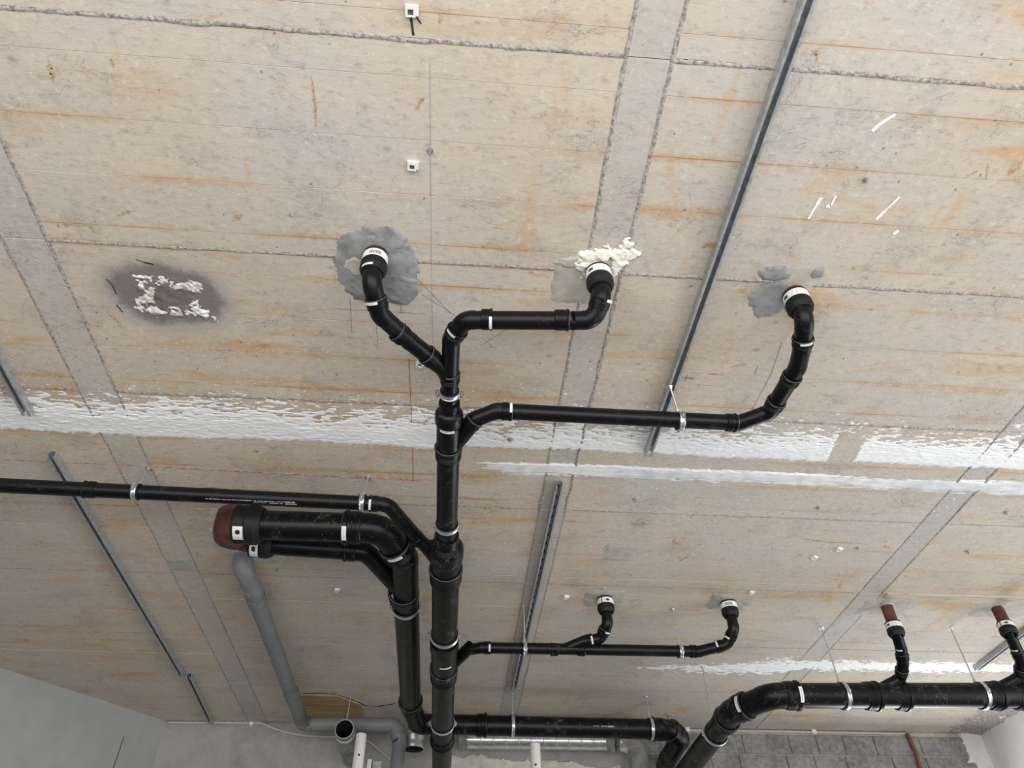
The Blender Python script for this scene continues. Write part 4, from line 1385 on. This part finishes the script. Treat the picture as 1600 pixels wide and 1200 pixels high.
hanger('zinc clamp on the bottom crossing pipe near its bend', (1.7371, 6.3761, 3.7310), (1, 0, 0), R160, CEIL)
hanger('zinc clamp on the right thick pipe, left of its first inlet', (2.7613, 4.9658, 3.5000), (1, 0, 0), R165, CEIL)
hanger('zinc clamp on the right thick pipe between its two inlets', (3.7428, 4.9121, 3.5000), (1, 0, 0), R165, CEIL)
hanger('zinc ring clamp on the slanting end of the right thick pipe', Vector((2.0547, 5.7068, 3.4820)), dL, R165, CEIL)
# rod over the open pipe end
th = thing('pipe_hanger', 'thin rod holding the open pipe end', 'pipe clamp', (pe.x, pe.y + 0.1, CEIL), 'zinc clamps that hang the pipes')
mb = MB()
a = Vector((pe.x, pe.y + 0.1, pe.z + 0.077))
lathe(mb, a, (0, 0, 1), [(0, 0.009), (0.02, 0.009), (0.02, 0.005), (CEIL - a.z, 0.005)], 12)
mb.build('threaded_rod', 'rod', th)
mb = MB()
lathe(mb, (pe.x, pe.y + 0.085, pe.z), (0, 1, 0), [(0, 0.078), (0, 0.082), (0.03, 0.082), (0.03, 0.078)], 28)
mb.build('clamp_band', 'zinc', th)

# ------------------------------------------------------------------ steel mounting rails
def rail(label, x0, y0, x1, y1, h=0.041, w=0.041, top=CEIL):
    a, b = Vector((x0, y0)), Vector((x1, y1))
    d = (b - a).normalized()
    n = Vector((d.y, -d.x))          # to the right of the run
    hw, t_ = w / 2, 0.0025
    o = 0.0105
    l = 0.007
    prof = [(-hw, 0), (hw, 0), (hw, -h), (o, -h), (o, -h + l), (o + t_, -h + l), (o + t_, -h + t_), (hw - t_, -h + t_), (hw - t_, -t_),
            (-hw + t_, -t_), (-hw + t_, -h + t_), (-o - t_, -h + t_), (-o - t_, -h + l), (-o, -h + l), (-o, -h), (-hw, -h)]
    r_ = thing('mounting_rail', label, 'steel rail', ((x0 + x1) / 2, (y0 + y1) / 2, top), 'galvanised slotted rails under the ceiling')
    mb = MB()
    k = len(prof)
    vs = [(q.x + n.x * u, q.y + n.y * u, top + v) for q in (a, b) for u, v in prof]
    fs = [(i, (i + 1) % k, (i + 1) % k + k, i + k) for i in range(k)]
    for e in (0, k):
        fs += [tuple(e + j for j in q) for q in ((0, 1, 8, 9), (1, 2, 7, 8), (2, 3, 6, 7), (3, 4, 5, 6), (0, 9, 10, 15), (15, 10, 11, 14), (14, 11, 12, 13))]
    mb.add(vs, fs)
    mb.build('channel', 'galv', r_)
    L = (b - a).length
    n_s = int(L / 0.10)
    mb = MB()
    for i in range(n_s):
        c = a + d * (0.05 + 0.10 * i)
        vs = []
        for ang in range(12):
            th_ = 2 * math.pi * ang / 12
            ex = 0.012 * (1 if math.cos(th_) > 0 else -1)
            p2 = c + d * (ex + 0.0065 * math.cos(th_)) + n * 0.0065 * math.sin(th_)
            vs.append((p2.x, p2.y, top - t_ - 0.0004))
        mb.add(vs, [tuple(range(12))])
    mb.build('back_slots', 'bore', r_)
    return r_


rail('long galvanised rail crossing the plaster on the right of the main', 1.000, 0.2, 0.993, 2.955)
rail('short galvanised rail ending in the plaster at the left edge', -2.085, 1.9, -2.118, 2.84)
rail('galvanised rail passing above the left lateral pipe', -2.125, 3.165, -2.150, 6.06)
rail('short galvanised rail butted on at the left corner of the far wall', -2.100, 6.05, -2.150, 7.12, 0.041, 0.041, CEIL - 0.0)
rail('slotted galvanised rail beside the thin far pipe', 0.560, 3.255, 0.553, 6.24)
rail('galvanised rail at the right edge behind the inlet pipe', 4.300, 4.4, 4.315, 5.585)

# ------------------------------------------------------------------ small fixings on the ceiling
def clip(label, px, rot, s=1.0):
    x, y = px
    c_ = thing('cable_clip', label, 'cable clip', (x, y, CEIL), 'white plastic clips on the ceiling')
    cr, sr = math.cos(rot), math.sin(rot)

    def tr(vs):
        return [(x + (a * cr - b * sr) * s, y + (a * sr + b * cr) * s, CEIL - c * s) for a, b, c in vs]

    def bx(a0, a1, b0, b1, c0, c1):
        return tr([(a0, b0, c0), (a1, b0, c0), (a1, b1, c0), (a0, b1, c0), (a0, b0, c1), (a1, b0, c1), (a1, b1, c1), (a0, b1, c1)])
    F = [(0, 1, 2, 3), (4, 7, 6, 5), (0, 4, 5, 1), (1, 5, 6, 2), (2, 6, 7, 3), (3, 7, 4, 0)]
    mb = MB()
    for q in ((-0.020, 0.022, -0.016, 0.016, -0.002, 0.007), (-0.017, 0.013, -0.018, -0.006, 0.007, 0.017), (-0.017, -0.011, -0.006, 0.017, 0.007, 0.017), (0.007, 0.013, -0.006, 0.017, 0.007, 0.017),
              (-0.011, 0.007, 0.013, 0.017, 0.007, 0.017)):
        mb.add(bx(*q), F)
    mb.build('clip_body', 'clip', c_)
    mb = MB()
    mb.add(bx(-0.011, 0.007, -0.006, 0.013, 0.0065, 0.009), F)
    mb.build('clip_slot', 'clip_dark', c_)
    return c_


clip('white plastic clip at the top edge of the ceiling', (-0.2154, 0.8385), 0.0)
clip('white plastic clip below the small grey bolt', (-0.2205, 1.3689), 0.05)
clip('white plastic clip partly behind the first pipe junction', (-0.2024, 2.3819), 0.3, 0.95)
clip('small white clip left of the dotted label inlet', (0.7829, 4.5897), 0.1, 0.9)
clip('small white clip right of the far barcode coupling', (2.0534, 4.4515), 0.1, 0.9)
clip('small white clip on the ceiling under the double pipe', (-0.7842, 4.5809), 0.1, 0.9)
clip('small pale clip on the far right panel, leftmost of three', (2.3099, 3.9667), 0.4, 0.9)
clip('small pale clip on the far right panel, middle of three', (2.4307, 3.8574), 0.2, 0.9)


def bolt(label, px, r=0.012, d=0.014):
    x, y = px
    r *= 0.7
    b_ = thing('anchor_bolt', label, 'bolt', (x, y, CEIL), 'bolts left in the ceiling')
    mb = MB()
    lathe(mb, (x, y, CEIL + 0.002), (0, 0, -1), [(0, 0), (0, r * 1.5), (0.006, r * 1.5), (0.006, r), (d, r * 0.9), (d, 0)], 8, smooth=False)
    mb.build('bolt_head', 'tape', b_)
    mb = MB()
    lathe(mb, (x, y, CEIL - d), (0, 0, -1), [(0, r * 0.5), (0.008, r * 0.45), (0.008, 0)], 8)
    mb.build('bolt_shank', 'galv', b_)


bolt('small grey bolt between the upper white clips', (-0.1580, 1.3087), 0.011)
bolt('dark bolt left in the right panel under the white paint streaks', (1.4586, 1.3064), 0.009, 0.012)
bolt('grey bolt on the far right panel, rightmost of three fixings', (2.5465, 3.8426), 0.012)
bolt('grey bolt beside the diagonal strip on the right', (3.2761, 3.8368), 0.014)
bolt('small bolt left of the far barcode coupling near the panel joint', (1.0202, 4.4575), 0.010)
bolt('rusty bolt at the far end of the thick pipe', (-1.1468, 4.3286), 0.008)
bolt('grey bolt in the second plaster strip', (0.2571, 2.9078), 0.014)
bolt('dark bolt on the far panel under the plaster smear', (2.1172, 3.4185), 0.012)
bolt('dark bolt near the right edge under the smear', (3.2637, 3.3928), 0.012)
bolt('dark bolt on the middle panel beyond the smear', (1.0196, 3.4035), 0.012)

# ------------------------------------------------------------------ corner clutter on the far wall
# plywood in the broken edge of the slab
mb = MB()
ply = [(-1.3459, 6.4573), (-0.9505, 6.4669), (-0.7718, 6.6510), (-0.7591, 7.0631), (-1.3511, 7.1401)]
z0, z1 = CEIL - 0.012, CEIL + 0.004
n = len(ply)
vs = [(x, y, z0) for x, y in ply] + [(x, y, z1) for x, y in ply]
mb.add(vs, [tuple(range(n)), tuple(reversed(range(n, 2 * n)))] + [(i, i + n, (i + 1) % n + n, (i + 1) % n) for i in range(n)])
tag(mb.build('plywood_sheet', 'ply'), 'yellowish plywood sheet in the ceiling behind the grey pipe', 'plywood')

# cable along the top of the far wall
cab = [(-2.5371, 7.1550, 3.9812), (-2.1040, 7.1550, 3.9878), (-1.7975, 7.1550, 4.0095), (-1.5736, 7.1550, 3.9396), (-1.3917, 7.1550, 3.8976), (-1.1568, 7.1550, 3.8787), (-0.8777, 7.1550, 3.8770), (-0.7162, 7.1550, 3.8459), (-0.5085, 7.1550, 3.7013), (-0.3144, 7.1550, 3.5917)]
cp = [Vector(p) for p in cab]
sm = []
for i in range(len(cp) - 1):
    p0, p1, p2, p3 = cp[max(0, i - 1)], cp[i], cp[i + 1], cp[min(len(cp) - 1, i + 2)]
    for k in range(6):
        s = k / 6
        sm.append(0.5 * ((2 * p1) + (p2 - p0) * s + (2 * p0 - 5 * p1 + 4 * p2 - p3) * s * s + (3 * p1 - p0 - 3 * p2 + p3) * s ** 3))
sm.append(cp[-1])
for q in sm:
    q.z = min(q.z, CEIL - 0.014)
tc = thing('wall_cable', 'pale cable sagging along the top of the grey far wall', 'cable', cp[0])
mb = MB()
sweep(mb, sm, 0.0105, 10)
mb.build('cable_sheath', 'cable', tc)
mb = MB()
q = cp[2]
q = Vector((q.x, q.y, min(q.z, CEIL - 0.014)))
box(mb, q.x - 0.012, q.x + 0.012, q.y - 0.016, WB, q.z - 0.022, q.z + 0.012)
mb.build('cable_clamp', 'clip', tc)
tc2 = thing('surface_conduit', 'thin pale conduit along the top of the block wall', 'conduit', (3.4, WB - 0.03, CEIL - 0.03))
mb = MB()
sweep(mb, [(1.8, WB - 0.035, CEIL - 0.022), (3.3, WB - 0.035, CEIL - 0.02), (4.5, WB - 0.035, CEIL - 0.022)], 0.011, 10)
mb.build('conduit_tube', 'cable', tc2)
for x in (2.3, 3.55):
    mb = MB()
    box(mb, x - 0.02, x + 0.02, WB - 0.05, WB - 0.01, CEIL - 0.036, CEIL + 0.003)
    mb.build('conduit_clip', 'clip', tc2)
tr_ = thing('red_conduit', 'red-brown corrugated conduit running down the block wall', 'conduit', (4.5086, 7.1300, 3.9671))
rc = [Vector((4.4810, 7.1200, 3.9753)), Vector((4.4880, 7.1150, 3.9033)), Vector((4.4990, 7.1150, 3.8052)), Vector((4.4845, 7.1150, 3.6641)), Vector((4.4424, 7.1150, 3.4462))]
pts, rs = [], []
for a, b in zip(rc, rc[1:]):
    for k in range(14):
        pts.append(a.lerp(b, k / 14))
        rs.append(0.019 if k % 2 else 0.0155)
mb = MB()
sweep(mb, pts, rs, 12)
mb.build('conduit_tube', 'conduit', tr_)

# spiral duct and taped elbow
td = thing('spiral_duct', 'silver spiral duct behind the bottom crossing pipe', 'duct', (0.8282, 6.9500, 3.7911))
dy = 6.98
da, db = Vector((0.1431, 6.9800, 3.8187)), Vector((1.5138, 6.9800, 3.8207))
mb = MB()
Ld = (db - da).length
prof = [(0, 0.078)]
k = 0.05
while k < Ld:
    prof += [(k - 0.006, 0.078), (k - 0.003, 0.0825), (k + 0.003, 0.0825), (k + 0.006, 0.078)]
    k += 0.115
prof.append((Ld, 0.078))
lathe(mb, da, db - da, prof, 36, True, True)
mb.build('duct_wall', 'foil', td)
mb = MB()
lathe(mb, da, db - da, [(-0.03, 0.08), (-0.03, 0.084), (0.04, 0.084), (0.04, 0.08)], 36)
mb.build('tape_wrap', 'tape', td)
te = thing('duct_elbow', 'silver duct elbow wrapped in grey tape left of the bend', 'duct', (1.6692, 6.9000, 3.7594))
p0, p1, p2 = Vector((1.4819, 6.9700, 3.8172)), Vector((1.7148, 6.9000, 3.7927)), Vector((1.7136, 6.8000, 3.4681))
a, b, d0, d1, ap = arc(p0, p1, p2, 0.16, 14)
mb = MB()
sweep(mb, [a] + ap + [b], 0.084, 32, False)
mb.build('bend_shell', 'foil', te)
mb = MB()
sweep(mb, [b - d1 * 0.02, p2], 0.09, 32)
mb.build('tape_wrap', 'tape', te)
mb = MB()
lathe(mb, p0, d0, [(0.0, 0.08), (0.0, 0.092), (0.07, 0.094), (0.07, 0.084)], 32)
mb.build('tape_collar', 'tape', te)
tv = thing('open_flexible_duct', 'foil wrapped duct with an open mouth facing down beside the main', 'duct', (-0.2734, 6.9000, 3.8417))
vm = Vector((-0.2828, 6.8500, 3.6869))
mb = MB()
lathe(mb, vm, (0, 0, 1), [(0, 0.088), (0, 0.098), (0.02, 0.10), (0.06, 0.096), (0.10, 0.101), (0.14, 0.096), (CEIL - vm.z - 0.012, 0.097)], 32)
mb.build('duct_wall', 'foil', tv)
mb = MB()
lathe(mb, vm, (0, 0, 1), [(0.002, 0.089), (0.16, 0.088)], 32, False, True)
mb.build('bore', 'bore', tv)
# steel props and a box section standing near the far wall
def prop(label, px, py, Y, r):
    top = Vector(px)
    tp = thing('steel_prop', label, 'prop', (top.x, top.y, 0.0), 'cream steel props')
    mb = MB()
    lathe(mb, (top.x, top.y, 0.0), (0, 0, 1), [(0, 0.06), (0.008, 0.06), (0.008, r), (top.z - 0.006, r), (top.z, r - 0.004), (top.z, r - 0.006), (top.z - 0.2, r - 0.006)], 28, True, True)
    tb = mb.build('tube', 'prop', tp)
    u = Vector((0 - top.x, 0 - top.y, 0)).normalized()
    for k in range(4):
        z = top.z - 0.17 - 0.2 * k
        c = Vector((top.x, top.y, z)) + u * (r + 0.0006)
        mb = MB()
        lathe(mb, c, u, [(0, 0.009), (0.0004, 0.0)], 12, smooth=False)
        mb.build('pin_hole', 'bore', tb)


prop('cream steel prop in front of the left part of the far wall', (-0.6888, 6.3000, 3.6306), 0, 6.3, 0.043)
prop('cream steel prop in front of the silver spiral duct', (0.7292, 6.3000, 3.5760), 0, 6.3, 0.042)
tb_ = thing('box_section_post', 'pale box section post with an open top beside the left prop', 'post', (-0.6167, 6.5000, 3.4925))
bt = Vector((-0.6167, 6.5000, 3.4925))
mb = MB()
w_, v_ = 0.022, 0.03
for q in ((-w_, w_, -v_, -v_ + 0.004), (-w_, w_, v_ - 0.004, v_), (-w_, -w_ + 0.004, -v_, v_), (w_ - 0.004, w_, -v_, v_)):
    box(mb, bt.x + q[0], bt.x + q[1], bt.y + q[2], bt.y + q[3], 0.0, bt.z)
mb.build('post_wall', 'prop', tb_)
mb = MB()
box(mb, bt.x + 0.028, bt.x + 0.10, bt.y - 0.02, bt.y + 0.04, 0.0, bt.z - 0.01)
mb.build('post_plate', 'tape', tb_)
tb_.location = (bt.x, bt.y, 0)
for ch in tb_.children:
    ch.matrix_parent_inverse = Matrix.Translation(tb_.location).inverted()
